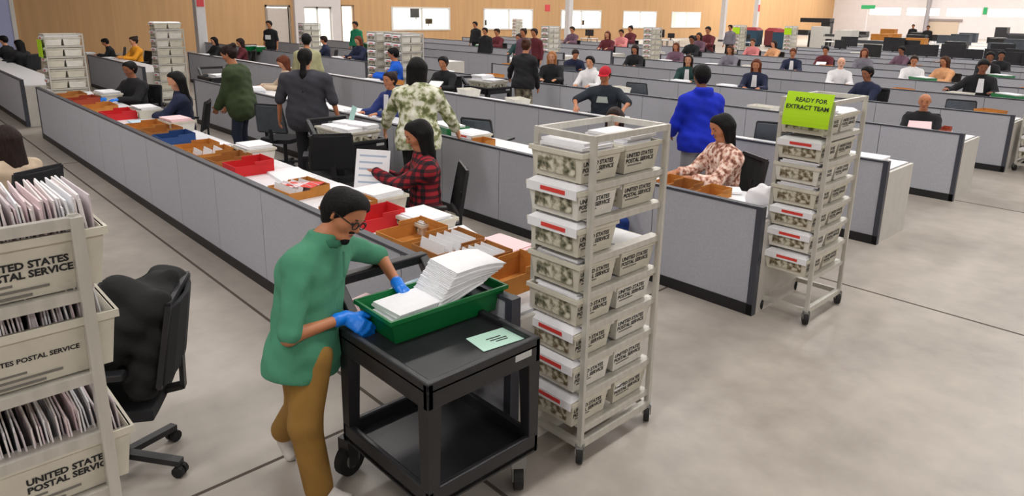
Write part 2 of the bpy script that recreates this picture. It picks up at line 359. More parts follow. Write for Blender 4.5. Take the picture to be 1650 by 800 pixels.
def rack(loc, W, L, H, shelves, label, rz=0, post=.03, near=True):
    t = thing('tray_rack', label, 'rack', loc, rz)
    pm = MB().box(-post / 2, post / 2, -post * .35, post * .35, .1, H).mesh('post', ALU)
    for x in (0, -W):
        for y in (0, L): inst('post', pm, t, (x, y, 0))
    tr = MB().box(-.012, .012, 0, L, H - .03, H).mesh('top_rail', ALU); inst('top_rail', tr, t, (0, 0, 0)); inst('top_rail', tr, t, (-W, 0, 0))
    tx = MB().box(-W, 0, -.012, .012, H - .03, H).mesh('top_rail', ALU); inst('top_rail', tx, t, (0, 0, 0)); inst('top_rail', tx, t, (0, L, 0))
    sr = MB().box(-.009, .006, 0, L, -.03, 0).box(-.05, -.009, 0, L, -.006, 0).mesh('shelf_rail', ALU)
    sl = MB().box(-.006, .009, 0, L, -.03, 0).box(.009, .05, 0, L, -.006, 0).mesh('shelf_rail', ALU)
    for z in shelves: inst('shelf_rail', sr, t, (-.002, 0, z)); inst('shelf_rail', sl, t, (-W + .002, 0, z))
    MB().box(-.02, .012, -.012, L + .012, .09, .13).box(-W - .012, -W + .02, -.012, L + .012, .09, .13).box(-W, 0, -.014, .014, .09, .125).box(-W, 0, L - .014, L + .014, .09, .125).obj('base_frame', ALU, t)
    wm = MB().tube((-.016, 0, 0), (.016, 0, 0), .052, n=18).mesh('wheel', RUBBER, False); fm = MB().box(-.024, -.018, -.02, .03, 0, .06).box(.018, .024, -.02, .03, 0, .06).box(-.024, .024, -.02, .03, .04, .052).mesh('caster', STEEL)
    for x in (0, -W):
        for y in (0, L):
            c = inst('caster', fm, t, (x, y, .052), (0, 0, .6)); inst('wheel', wm, c, (0, .012, 0))
    return t
# near rack (right of the black cart)
R1 = (-1.985, 2.395); RW, RL, RH = .36, .57, 1.70
SH = [1.47, 1.295, 1.11, .93, .755, .575, .395, .20]
rack((R1[0], R1[1], 0), RW, RL, RH, SH, 'tall aluminium tray rack full of mail tubs right beside the black cart')
for i, z in enumerate(SH):
    for s in (0, 1):
        if s == 1 and i == 2: continue
        st = 'heap' if i in (0, 3) or (i == 4 and s == 0) or (i > 4 and s == 1) else 'cover'
        y0 = R1[1] - .05 if s == 0 else R1[1] + .275
        if i == 1 and s == 0: y0 -= .02
        pos = 'left' if s == 0 else 'right'
        mail_tub((R1[0] - RW + .01, y0 + random.uniform(-.012, .012), z + .004), RW - .03, .285, .145, f'printed mail tub, {ORD[i]} shelf from top, {pos} side of the rack beside the black cart', st)
        if st == 'heap':
            hh = .075 if i == 0 else .05
            paper_pile((R1[0] - RW / 2, y0 + .14, z + .08), RW - .09, .22, hh + .03, f'white mail heaped in the {ORD[i]} {pos} tub of the rack beside the black cart', 7, PAPER, jit=.018)
# right rack with lime sign
R2 = (-1.94, 4.885)
SH2 = [1.42, 1.23, 1.06, .89, .72, .55, .37]
rack((R2[0], R2[1], 0), RW, .58, 1.67, SH2, 'tall aluminium tray rack with a lime green sign at the end of the second row', rz=0)
for i, z in enumerate(SH2):
    for s in (0, 1):
        st = 'cover' if (i in (1, 4, 5, 6) or s == 1) else 'heap'
        y0 = R2[1] - .04 + .295 * s
        mail_tub((R2[0] - RW + .01, y0, z + .004), RW - .03, .28, .135, f'mail tub, {ORD[i]} shelf from top, {"front" if s == 0 else "back"} half of the right rack with lime sign', st)
        if st == 'heap': paper_pile((R2[0] - RW / 2, y0 + .14, z + .08), RW - .09, .22, .085, f'white mail heaped in the {ORD[i]} tub from top of the right lime-signed rack', 6, PAPER)
ls = thing('paper_sign', 'lime green paper sign with black print hung on the right tray rack', 'sign', (R2[0] - RW + .05, R2[1] - .03, 1.52))
q = MB(); N = 8
for i in range(N):
    a0, a1 = i / N, (i + 1) / N
    f = lambda a: (-.012 - .05 * math.sin(a * PI * .55) , .2 - .235 * a)
    (y0, z0), (y1, z1) = f(a0), f(a1)
    q.add([(0, y0, z0), (.33, y0, z0), (.33, y1, z1), (0, y1, z1), (0, y0 + .003, z0), (.33, y0 + .003, z0), (.33, y1 + .003, z1), (0, y1 + .003, z1)], [(0, 1, 2, 3), (7, 6, 5, 4), (0, 4, 5, 1), (3, 2, 6, 7), (0, 3, 7, 4), (1, 5, 6, 2)])
q.obj('sheet', LIME, ls)
inst('lettering', text_mesh('READY FOR', .042, INK, .001, 'CENTER'), ls, (.18, -.036, .135), (PI / 2 - .32, 0, 0))
inst('lettering', text_mesh('EXTRACT TEAM', .042, INK, .001, 'CENTER'), ls, (.165, -.055, .085), (PI / 2 - .28, 0, 0))
# foreground left rack with letter tubs
R3 = (-2.065, -.262); L3 = .63
SH3 = [1.49, 1.245, 1.06, .875, .66, .45, .25]
rack((R3[0], R3[1], 0), RW, L3, 1.70, SH3, 'aluminium tray rack in the near left corner holding letter tubs', post=.042)
def letter_tub(z, label, idx, line):
    t = thing('letter_tub', label, 'mail tub', (R3[0] - RW + .005, R3[1] + .05, z)); wx, wy, h = RW - .01, L3 + .015, .165
    inst('body', tub_mesh(wx, wy, h), t); inst('rim', rim_mesh(wx, wy, h), t)
    if line == 2:
        inst('lettering', text_mesh('UNITED STATES\nPOSTAL SERVICE', .028, INK, .0011), t, (wx - .0072, wy - (.29 if idx == 0 else .265), .085), (PI / 2 + .109, 0, PI / 2))
    else:
        inst('lettering', text_mesh('UNITED STATES POSTAL SERVICE', .0195, INK, .0006), t, (wx - .0083, wy - .385, .075), (PI / 2 + .109, 0, PI / 2))
    for k, (a, b) in enumerate(((.1, .22), (.06, .3), (.1, .26))): MB().box(wx - .0135, wx - .0115, wy - .44 + a, wy - .44 + b, .04 - .016 * k, .046 - .016 * k).obj('printed_line', GREYINK, t)
    em = [MB().box(-.12, .12, -.0012, .0012, 0, .135).box(-.05, .02, .0012, .0016, .09, .12).box(-.05, .02, -.0016, -.0012, .09, .12).mesh('envelope', m_) for m_ in (ENVE, ENVP, ENVG, PAPER)]
    n = 80
    for i in range(n):
        y = .03 + (wy - .045) * i / (n - 1)
        e = inst('envelope', em[0 if i % 3 == 0 else int(rng.integers(0, 4))], None, (R3[0] - RW + .005 + wx / 2 + rng.uniform(-.012, .012), R3[1] + .05 + y, z + .06 + rng.uniform(0, .016)), (rng.uniform(.03, .13), 0, rng.uniform(-.03, .03)))
        e.scale = (1.2, 1.7, rng.uniform(1.22, 1.38))
        tag(e, f'envelope standing on edge in the {line_lab[idx]} letter tub of the near left rack', 'envelope', f'envelopes in the {line_lab[idx]} letter tub')
line_lab = ['top', 'middle', 'bottom']
letter_tub(1.494, 'letter tub with two-line black print, topmost in the near left rack', 0, 2)
letter_tub(1.249, 'letter tub with one-line black print, middle of the near left rack', 1, 1)
letter_tub(.879, 'letter tub with two-line black print, lowest in the near left rack', 2, 2)
# far racks: simple tubs as individuals
def far_rack(loc, rz, label, short, n=8, lime=False):
    sh = [1.5 - .185 * i for i in range(n)]
    t = rack((loc[0], loc[1], 0), RW, .57, 1.7, sh, label, rz)
    c, s_ = math.cos(rz), math.sin(rz)
    for i, z in enumerate(sh):
        for s in (0, 1):
            lx, ly = -RW + .01, -.02 + .29 * s
            mail_tub((loc[0] + lx * c - ly * s_, loc[1] + lx * s_ + ly * c, z + .004), RW - .03, .28, .14, f'printed mail tub on the {short}', 'cover', group=f'tubs of the {short}', text=False, rz=rz)
    if lime:
        o = MB().box(-.36, 0, -.06, -.055, 1.3, 1.6).obj('paper_sign', LIME, None, (loc[0], loc[1], 0), rz); tag(o, f'small lime green sign on the {short}', 'sign')
far_rack((-14.36, 2.5), 0, 'tray rack at the left end of the front partition row', 'rack at the left end of the front row', lime=True)
far_rack((-16.55, 4.95), 0, 'tall tray rack behind the seated man in black at far left', 'rack behind the man in black with blue gloves')
far_rack((-13.75, 8.75), 0, 'left one of two tray racks behind the bright blue jacket', 'left rack behind the bright blue jacket')
far_rack((-12.75, 8.75), 0, 'right one of two tray racks behind the bright blue jacket', 'right rack behind the bright blue jacket')
far_rack((-13.2, 9.4 - .55), .0, 'middle tray rack squeezed between the two behind the bright blue jacket', 'middle rack behind the bright blue jacket')
far_rack((-21.3, 10.85), 0, 'grey tray rack in front of the glass double door', 'rack by the glass double door')
far_rack((-17.0, 17.8), 0, 'pale tray rack left of the pale column', 'rack left of the pale column')
far_rack((-31.0, 29.6), 0, 'tray rack in front of the second office window', 'rack at the second office window')
far_rack((-14.9, 20.9), 0, 'tray rack beside the long haired person in the far rows', 'rack in the far middle rows')
far_rack((-16.8, 30.5), 0, 'tray rack with lime sign under the last office window', 'rack under the last office window', lime=True)
far_rack((-15.2, 32.4), 0, 'tray rack with lime sign right of the last office window', 'rack right of the last office window', lime=True)
far_rack((-1.85, 12.62), 0, 'tray rack at the right picture edge beyond the fifth row end', 'rack at the right picture edge')

# ------------------------------------------------------------------ people: smooth bodies from blended distance fields
def V(*a): return np.array(a, float)
def nrm(a): return a / (np.linalg.norm(a) + 1e-9)
class SDF:
    def __init__(s): s.p = []; s.cl = []
    def cap(s, a, b, ra, rb=None, k=.02, flat=None, sub=False):
        s.p.append((np.array(a, float), np.array(b, float), ra, ra if rb is None else rb, k, flat, sub)); return s
    def clip(s, n, c): s.cl.append((np.array(n, float), c)); return s   # keep dot(P,n) < c
    def mesh(s, name, h, m, fold=0.0):
        pos = [q for q in s.p if not q[6]]
        lo = np.min([np.minimum(q[0], q[1]) - max(q[2], q[3]) for q in pos], 0) - 3 * h; hi = np.max([np.maximum(q[0], q[1]) + max(q[2], q[3]) for q in pos], 0) + 3 * h
        n = np.ceil((hi - lo) / h).astype(int) + 1
        ax = [lo[i] + h * np.arange(n[i]) for i in range(3)]
        D = np.full(n, .5, np.float32)
        for a, b, ra, rb, k, flat, sub in s.p:
            r = max(ra, rb) + k + 2.5 * h
            i0 = np.clip(np.floor((np.minimum(a, b) - r - lo) / h).astype(int), 0, n); i1 = np.clip(np.ceil((np.maximum(a, b) + r - lo) / h).astype(int) + 1, 0, n)
            if np.any(i1 <= i0): continue
            sl = tuple(slice(i0[j], i1[j]) for j in range(3))
            P = [ax[0][sl[0]][:, None, None] - a[0], ax[1][sl[1]][None, :, None] - a[1], ax[2][sl[2]][None, None, :] - a[2]]
            ba = b - a; L2 = ba @ ba + 1e-12
            t = np.clip((P[0] * ba[0] + P[1] * ba[1] + P[2] * ba[2]) / L2, 0, 1)
            d = [P[j] - t * ba[j] for j in range(3)]
            q2 = d[0] ** 2 + d[1] ** 2 + d[2] ** 2
            if flat is not None:
                fn, fs = flat; e = d[0] * fn[0] + d[1] * fn[1] + d[2] * fn[2]; q2 = q2 + e * e * (1 / (fs * fs) - 1)
            d = np.sqrt(q2) - (ra + (rb - ra) * t)
            if flat is not None: d = d * (flat[1] ** .5)
            E = D[sl]
            if sub: D[sl] = np.maximum(E, -d)
            else:
                hh = np.clip(.5 + .5 * (E - d) / k, 0, 1); D[sl] = E * (1 - hh) + d * hh - k * hh * (1 - hh)
        G = np.meshgrid(*ax, indexing='ij', sparse=True)
        if fold: D += (fold * (np.sin(G[2] * 31 + 9 * G[0]) * np.sin(G[0] * 23 - 17 * G[1] + 11 * G[2]) + .6 * np.sin(G[2] * 57 + 30 * G[1] + 21 * G[0]))).astype(np.float32)
        for nn, c in s.cl: D = np.maximum(D, (G[0] * nn[0] + G[1] * nn[1] + G[2] * nn[2] - c).astype(np.float32))
        return surface(D, lo, h, name, m)
def surface(D, lo, h, name, m):
    S = D < 0; n = np.array(D.shape)
    c = [S[i:n[0] - 1 + i, j:n[1] - 1 + j, k:n[2] - 1 + k] for i in (0, 1) for j in (0, 1) for k in (0, 1)]
    sm = sum(x.astype(np.int8) for x in c); act = (sm > 0) & (sm < 8)
    idx = np.argwhere(act); N = len(idx)
    if N == 0: return bpy.data.meshes.new(name)
    num = -np.ones(act.shape, np.int32); num[act] = np.arange(N)
    acc = np.zeros((N, 3)); cnt = np.zeros(N)
    cor = [(i, j, k) for i in (0, 1) for j in (0, 1) for k in (0, 1)]
    val = {q: D[idx[:, 0] + q[0], idx[:, 1] + q[1], idx[:, 2] + q[2]] for q in cor}
    for q in cor:
        for a in range(3):
            if q[a] == 0:
                e = list(q); e[a] = 1; e = tuple(e); A, B = val[q], val[e]; x = (A < 0) != (B < 0)
                t = np.where(x, A / np.where(x, A - B, 1), 0); pt = np.tile(np.array(q, float), (N, 1)); pt[:, a] = t
                acc[x] += pt[x]; cnt[x] += 1
    vs = lo + h * (idx + acc / cnt[:, None])
    quads = []
    for a in range(3):
        b, c2 = (a + 1) % 3, (a + 2) % 3
        s0 = [slice(1, n[i] - 1) for i in range(3)]; s1 = list(s0); s0[a] = slice(0, n[a] - 1); s1[a] = slice(1, n[a])
        A, B = S[tuple(s0)], S[tuple(s1)]
        for (X, flip) in ((A & ~B, False), (~A & B, True)):
            w_ = np.argwhere(X)
            if len(w_) == 0: continue
            base = w_.copy()
            for i in range(3):
                if i != a: base[:, i] += 1
            def at_(db, dc):
                q = base.copy(); q[:, b] -= db; q[:, c2] -= dc; return num[q[:, 0], q[:, 1], q[:, 2]]
            f = np.stack([at_(1, 1), at_(0, 1), at_(0, 0), at_(1, 0)], 1)
            quads.append(f[:, ::-1] if flip else f)
    F = np.concatenate(quads); F = F[(F >= 0).all(1)]
    me = bpy.data.meshes.new(name); me.vertices.add(N); me.vertices.foreach_set('co', vs.astype(np.float32).ravel())
    me.loops.add(4 * len(F)); me.loops.foreach_set('vertex_index', F.astype(np.int32).ravel())
    me.polygons.add(len(F)); me.polygons.foreach_set('loop_start', np.arange(0, 4 * len(F), 4, dtype=np.int32)); me.polygons.foreach_set('loop_total', np.full(len(F), 4, np.int32))
    me.update(calc_edges=True); me.polygons.foreach_set('use_smooth', np.ones(len(F), bool)); me.materials.append(m); me.validate(); return me
def ik(a, b, l1, l2, hint):
    d = b - a; L = np.linalg.norm(d); u = d / (L + 1e-9)
    if L > .985 * (l1 + l2): b = a + u * .985 * (l1 + l2); L = .985 * (l1 + l2)
    x = (l1 * l1 - l2 * l2 + L * L) / (2 * L); y = math.sqrt(max(l1 * l1 - x * x, 0)); hv = np.array(hint, float); hv = nrm(hv - u * (hv @ u))
    return a + u * x + hv * y, b
def hand(S, wr, d, pn, side, k=.006, r=.0088, grow=0, curl=.5, scale=1.0):
    """palm and five fingers; d finger direction, pn palm normal, side +1/-1 gives thumb side"""
    d = nrm(d); pn = nrm(pn - d * (pn @ d)); sd = np.cross(d, pn) * side; q = scale
    S.cap(wr, wr + d * .03 * q, .024 * q + grow, .027 * q + grow, .02, (pn, .75))
    for o in (-.024, -.008, .008, .024): S.cap(wr + d * .02 * q + sd * o * .7 * q, wr + d * .085 * q + sd * o * q, .015 * q + grow, .013 * q + grow, .012, (pn, .85))
    for o, L in ((.029, .068), (.0095, .078), (-.0095, .073), (-.028, .056)):
        a = wr + d * .085 * q + sd * o * q; b = a + nrm(d + pn * curl * .5 + sd * o * 3) * L * .5 * q; c = b + nrm(d + pn * curl * 1.5 + sd * o * 2) * L * .55 * q
        S.cap(a, b, r * q + grow, r * .95 * q + grow, k); S.cap(b, c, r * .95 * q + grow, r * .8 * q + grow, k)
    a = wr + d * .03 * q + sd * .024 * q; b = a + nrm(d * .7 + sd * .75 + pn * .2) * .04 * q; c = b + nrm(d * .95 + sd * .3 + pn * .35) * .034 * q
    S.cap(a, b, .0125 * q + grow, .011 * q + grow, .01); S.cap(b, c, .0105 * q + grow, .0085 * q + grow, k)
def head_frame(J):
    f = nrm(J['hf']); u = nrm(J['hu'] - f * (J['hu'] @ f)); r = np.cross(f, u); return f, u, r
def head_sdf(S, J, fine, g=1.0):
    f, u, r = head_frame(J); c = J['head']; P = lambda x, y, z: c + (r * x + f * y + u * z) * g
    S.cap(P(0, -.03, .03), P(0, .022, .04), .083 * g, .076 * g, .03, (r, .92))
    S.cap(P(0, .02, -.02), P(0, .048, -.078), .06 * g, .036 * g, .03, (r, .95))
    S.cap(P(-.03, .045, -.02), P(.03, .045, -.02), .034 * g, .034 * g, .02)
    if fine:
        S.cap(P(-.028, .083, .026), P(.028, .083, .026), .012 * g, None, .012)
        S.cap(P(0, .088, .012), P(0, .104, -.022), .0085 * g, .0125 * g, .01); S.cap(P(-.012, .092, -.026), P(.012, .092, -.026), .008 * g, None, .008)
        S.cap(P(-.017, .082, -.054), P(.017, .082, -.054), .008 * g, None, .008); S.cap(P(-.012, .082, -.064), P(.012, .082, -.064), .008 * g, None, .007)
        S.cap(P(0, .072, -.09), P(0, .07, -.092), .018 * g, None, .02)
    else: S.cap(P(0, .088, .01), P(0, .1, -.022), .011 * g, .014 * g, .012)
    for q in (-1, 1): S.cap(P(q * .078, -.012, .015), P(q * .076, -.008, -.022), .012 * g if fine else .015 * g, .009 * g if fine else .012 * g, .006, (r, .6))
    return P
def hair_sdf(J, style, g=1.0):
    f, u, r = head_frame(J); c = J['head']; P = lambda x, y, z: c + (r * x + f * y + u * z) * g
    S = SDF(); S.cap(P(0, -.034, .036), P(0, .018, .05), .094 * g, .082 * g, .03, (r, .95))
    S.cap(P(0, -.05, -.01), P(0, -.045, -.04), .07 * g, .055 * g, .04, (r, 1.05))
    b = J['back']
    if style in ('long', 'shoulder', 'straight'):
        L = {'long': .34, 'shoulder': .2, 'straight': .42}[style]
        dn = nrm(-V(0, 0, 1) * 1.0 + b * .22); st = P(0, -.06, .0)
        for q in (-.05, 0, .05): S.cap(st + r * q * .9 * g, st + r * q * 1.2 + dn * L * (1 - abs(q) * 2), .055 * g, .03 * g, .04)
        for q in (-1, 1): S.cap(P(q * .076, -.01, .02), P(q * .083, .0, -.03) + dn * L * .42, .03 * g, .024 * g, .03)
    if style == 'short': S.cap(P(-.03, .03, .075), P(.03, .03, .075), .052 * g, None, .03); S.cap(P(0, -.06, .05), P(0, .0, .085), .06 * g, .05 * g, .03)
    if style == 'pony':
        dn = nrm(-V(0, 0, 1) + b * .16); st = P(0, -.105, .0); S.cap(st, st + dn * .2, .034, .04, .02); S.cap(st + dn * .2, st + dn * .42, .04, .022, .03)
    if style == 'bun': S.cap(P(0, -.1, .075), P(0, -.12, .08), .042, .04, .02)
    # face opening
    S.cap(P(-.024, .13, -.005), P(.024, .13, -.005), .1 * g, None, .01, None, True)
    S.cap(P(-.02, .115, -.09), P(.02, .115, -.09), .1 * g, None, .01, None, True)
    if style in ('short', 'bun', 'pony', 'buzz'):
        for q in (-1, 1): S.cap(P(q * .07, .03, -.075), P(q * .09, .02, -.03), .042 * g, .032 * g, .01, None, True)
        S.cap(P(0, -.02, -.13), P(0, -.06, -.13), .055 * g, None, .01, None, True)
    return S, P
def default_pose(pose, o):
    """joints in the local frame: forward +Y, right +X"""
    J = {}; lean = o.get('lean', 0.0); w_ = o.get('w', 1.0); side = o.get('side', 0.0)
    if pose == 'sit': pel = V(0, 0, .55); hip = .47
    else: pel = V(0, -.02 - lean * .15, .93); hip = .9
    sp = nrm(V(side, math.sin(lean), math.cos(lean)))
    J['pel'] = pel; J['chest'] = pel + sp * (.36 + .02); J['neck'] = pel + sp * .53 + V(0, .015, 0)
    J['spine'] = sp; J['lat'] = nrm(V(1, 0, -side)); J['fwd'] = nrm(np.cross(V(0, 0, 1), V(1, 0, 0)) * 0 + V(0, math.cos(lean), -math.sin(lean))); J['back'] = -V(0, 1, 0)
    hy, hp = o.get('hyaw', 0.0), o.get('hpitch', 0.2)   # yaw + = to the person's left
    hf = V(-math.sin(hy) * math.cos(hp), math.cos(hy) * math.cos(hp), -math.sin(hp)); J['hf'] = hf
    J['hu'] = nrm(V(0, .0, 1) + sp * .5 + nrm(V(hf[0], hf[1], 0)) * hp * .6)
    J['head'] = J['neck'] + nrm(sp + hf * .28) * .15
    for n, q in (('R', 1), ('L', -1)):
        J['sh' + n] = J['neck'] - sp * .112 + V(q * .172 * w_, -.01, 0); J['hip' + n] = pel + V(q * .085, 0, -.03)
        t = o.get('hand' + n, V(q * .2, .32, .78) if pose == 'sit' else V(q * .27, .06, .74))
        hint = o.get('elb' + n, V(q * .6, -.5, -.8) if pose == 'sit' else V(q * .5, -1, 0))
        J['el' + n], J['wr' + n] = ik(J['sh' + n], np.array(t, float), .285, .245, hint)
        J['hd' + n] = np.array(o.get('hd' + n, nrm(J['wr' + n] - J['el' + n]) + (V(0, .3, -.15) if pose == 'sit' else V(0, .1, -.2))), float)
        J['pn' + n] = np.array(o.get('pn' + n, V(0, -.1, -1) if pose == 'sit' else V(-q, .2, 0)), float)
        if pose == 'sit':
            J['kn' + n] = pel + V(q * .12, .42, -.05); J['an' + n] = V(q * .13, pel[1] + .38, .09)
        else:
            J['kn' + n] = V(q * .1, .03, .5); J['an' + n] = V(q * .11, -.03, .09)
    J.update(o.get('J', {})); return J
def torso(S, J, g, w_=1.0, belly=0.0):
    pel, ch, nk, sp, lat = J['pel'], J['chest'], J['neck'], J['spine'], J['lat']; fw = J['fwd']
    S.cap(pel - lat * .075 * w_, pel + lat * .075 * w_, .115 + g, None, .05, (fw, .95))
    m = pel * .55 + ch * .45
    for q in (-1, 1):
        S.cap(pel + lat * q * .055 * w_, m + lat * q * .05 * w_, .105 + g, .1 + g, .06, (fw, .9)); S.cap(m + lat * q * .05 * w_, ch + lat * q * .075 * w_, .1 + g, .108 + g, .06, (fw, .9))
        S.cap(ch + lat * q * .07 * w_ - sp * .02, J['sh' + ('R' if q > 0 else 'L')] - sp * .03 - lat * q * .02, .095 + g, .06 + g, .05, (fw, .9))
    if J.get('straight'):
        for q in (-1, 1): S.cap(pel + lat * q * .06 * w_ - sp * .05, ch + lat * q * .055 * w_, .112 + g, .116 + g, .05, (fw, .95))
    if belly: S.cap(m + fw * .05 * belly, pel + fw * .06 * belly + sp * .05, .115 + g, .11 + g, .06)
    S.cap(J['shL'], J['shR'], .05 + g, None, .05)
    for n in 'LR': S.cap(nk - sp * .045, J['sh' + n], .05 + g, .045 + g, .03)
    S.cap(nk - sp * .06, nk - sp * .01, .06 + g, .054 + g, .04)
def arm(S, J, n, g, frac=2.0, k=.025):
    a, b, c = J['sh' + n], J['el' + n], J['wr' + n]
    S.cap(a, a + (b - a) * min(frac, 1), .052 + g, (.052 + (.04 - .052) * min(frac, 1)) + g, k)
    if frac > 1: S.cap(b, b + (c - b) * min(frac - 1, 1), .04 + g, (.04 - .013 * min(frac - 1, 1)) + g, k)
def legs(S, J, g, frac=2.0):
    for n in 'RL':
        S.cap(J['hip' + n], J['kn' + n], .088 + g, .058 + g, .03); S.cap(J['kn' + n], J['an' + n], .056 + g, .038 + g * (1.6 if g > 0 else 1), .03)
SPH = None
def sphere_mesh(name, m):
    bm = bmesh.new(); bmesh.ops.create_icosphere(bm, subdivisions=2, radius=1); me = bpy.data.meshes.new(name); bm.to_mesh(me); bm.free(); me.materials.append(m)
    me.polygons.foreach_set('use_smooth', [True] * len(me.polygons)); return me
EYEM = mat('dark_eye', s2l(30, 22, 20), .3); LIPM = mat('lip', s2l(140, 72, 64), .6); BROWM = mat('eyebrow_hair', s2l(34, 26, 24), .8)
EYE = sphere_mesh('eye', EYEM); LIP = sphere_mesh('mouth', LIPM); BROW = sphere_mesh('eyebrow', BROWM)
SHOEM = mat('dark_shoe', s2l(36, 34, 36), .6); SHOEW = mat('white_shoe', s2l(214, 208, 204), .6)
SK = {k: mat('skin_' + k, s2l(*c), .5, noise=.06, nscale=14) for k, c in dict(fair=(222, 168, 140), light=(206, 146, 112), tan=(184, 120, 84), brown=(142, 88, 60), deep=(98, 62, 46)).items()}
HAIR = {k: mat('hair_' + k, s2l(*c), .6, noise=.35, nscale=60, bump=.7, bscale=140, stretch=(1, 1, .15), spec=.2) for k, c in dict(black=(14, 12, 13), dark=(40, 27, 24), brown=(72, 44, 30), auburn=(98, 50, 32), blonde=(168, 112, 66), grey=(150, 146, 144)).items()}
def cloth(name, rgb, noise=.1): return mat('cloth_' + name, s2l(*rgb), .88, noise=noise, nscale=9, bump=.2, bscale=40)
def place_feature(J, me, name, t, x, y, z, s, g=1.0):
    f, u, r = head_frame(J); c = J['head'] + (r * x + f * y + u * z) * g
    o = bpy.data.objects.new(name, me); link(o, t)
    Mx = Matrix((Vector(r) * s[0], Vector(f) * s[1], Vector(u) * s[2])).transposed().to_4x4(); Mx.translation = Vector(c); o.matrix_local = Mx; return o
def person(label, x, y, deg, pose='sit', h=.02, z=0, s=1.0, skin='tan', hair=('short', 'black'), shirt=None, sleeve=2.0, pants=None, hem=-.06, loose=.014, w=1.0, belly=0, fine=False, face=True, shoes=SHOEM, extra=None, group=None, hood=False, fing=True, gloves=None, **o):
    o['w'] = w; J = default_pose(pose, o)
    B = SDF(); torso(B, J, -.006, w, belly)
    B.cap(J['neck'] - J['spine'] * .03, J['head'] + J['hu'] * 0 - nrm(J['hf']) * .012 - nrm(J['hu']) * .03, .054, .05, .03)
    head_sdf(B, J, fine)
    for n, q in (('R', 1), ('L', -1)):
        arm(B, J, n, -.004 if sleeve < 1.9 else -.008)
        if fing: hand(B, J['wr' + n], J['hd' + n], J['pn' + n], q, r=max(.0088, h * .42))
    legs(B, J, -.008)
    t = bpy.data.objects.new('person', B.mesh('body', h, SK[skin])); link(t); t.location = (x, y, z); t.rotation_euler = (0, 0, math.radians(deg)); t.scale = (s, s, s)
    tag(t, label, 'person', group)
    T = SDF(); torso(T, J, loose, w, belly)
    for n in 'RL': arm(T, J, n, loose * .9, sleeve if sleeve < 1 else (1 + (sleeve - 1) * .97 if sleeve > 1 else 1), .012 if fine else .025)
    pel, sp = J['pel'], J['spine']
    if hem < -.08: T.cap(pel - J['lat'] * .07 * w, pel + J['lat'] * .07 * w, .125 + loose, None, .05); T.cap(pel - sp * .1 - J['lat'] * .075 * w, pel - sp * .1 + J['lat'] * .075 * w, .12 + loose, None, .05)
    if hood: T.cap(J['neck'] - J['fwd'] * .06 - J['lat'] * .05, J['neck'] - J['fwd'] * .06 + J['lat'] * .05, .06, None, .04); T.cap(J['neck'] - J['fwd'] * .05, J['neck'] - J['fwd'] * .09 - sp * .12, .07, .03, .04)
    T.clip(-sp, -(pel @ sp) - hem); T.clip(sp, (J['neck'] @ sp) + (.04 if hood else .012))
    so = bpy.data.objects.new('shirt', T.mesh('shirt', h, shirt, fold=.0035 if h < .016 else 0)); link(so, t)
    L = SDF(); L.cap(pel - J['lat'] * .075 * w, pel + J['lat'] * .075 * w, .118 + .006, None, .05, (J['fwd'], .95)); legs(L, J, .008 if not fine else .02)
    L.clip(sp, (pel @ sp) + .06)
    po = bpy.data.objects.new('trousers', L.mesh('trousers', max(h, .012), pants or cloth('dark_navy', (26, 28, 40)))); link(po, t)
    for n in 'RL':
        Q = SDF(); a = J['an' + n]; fd = nrm(np.array(o.get('ft' + n, V(0, 1, 0)), float)); up = np.array(o.get('fu' + n, V(0, 0, 1)), float)
        Q.cap(a - fd * .03 - up * .045, a + fd * .14 - up * .058, .04, .034, .02, (up, .95)); Q.cap(a - up * .01, a + fd * .06 - up * .04, .04, .036, .03)
        link(bpy.data.objects.new('shoe', Q.mesh('shoe', max(h, .012), shoes)), t)
    if hair[0] not in ('bald', 'scarf'):
        st = hair[0] if hair[0] != 'cap' else 'buzz'
        HS, P = hair_sdf(J, st); hs = bpy.data.objects.new('hair', HS.mesh('hair', max(h * .8, .006), HAIR[hair[1]])); link(hs, t)
    if hair[0] == 'cap':
        f, u, r = head_frame(J); P = lambda x_, y_, z_: J['head'] + r * x_ + f * y_ + u * z_
        Q = SDF(); Q.cap(P(0, -.034, .045), P(0, .02, .056), .098, .088, .02, (r, .95)); Q.clip(-u, -(J['head'] @ u) - .042); Q.cap(P(-.03, .1, .05), P(.03, .1, .05), .055, None, .01, (u, .18)) if hair[2][1] else 0
        link(bpy.data.objects.new('cap', Q.mesh('cap', max(h * .8, .007), hair[2][0])), t)
    if hair[0] == 'scarf':
        f, u, r = head_frame(J); P = lambda x_, y_, z_: J['head'] + r * x_ + f * y_ + u * z_
        Q = SDF(); Q.cap(P(0, -.035, .03), P(0, .02, .045), .1, .09, .03); Q.cap(P(0, -.02, -.08), J['neck'] - J['spine'] * .05, .085, .12, .05); Q.cap(P(0, .13, -.01), P(0, .12, -.05), .1, .08, .01, None, True)
        link(bpy.data.objects.new('headscarf', Q.mesh('headscarf', max(h * .8, .008), hair[1])), t)
    if face:
        for q in (-1, 1):
            place_feature(J, EYE, 'eye', t, q * .031, .081, .006, (.012, .006, .006 if not fine else .005))
            place_feature(J, BROW, 'eyebrow', t, q * .031, .0925, .03, (.017, .005, .0038))
        place_feature(J, LIP, 'mouth', t, 0, .0865, -.059, (.021, .006, .007))
    if gloves:
        for n, q in (('R', 1), ('L', -1)):
            Q = SDF(); hand(Q, J['wr' + n], J['hd' + n], J['pn' + n], q, grow=.0045, r=.0095, curl=o.get('curl' + n, .5)); Q.cap(J['wr' + n] - nrm(J['wr' + n] - J['el' + n]) * .05, J['wr' + n], .034, .03, .012)
            link(bpy.data.objects.new('glove', Q.mesh('glove', max(.004, h * .55), gloves)), t)
    return t, J

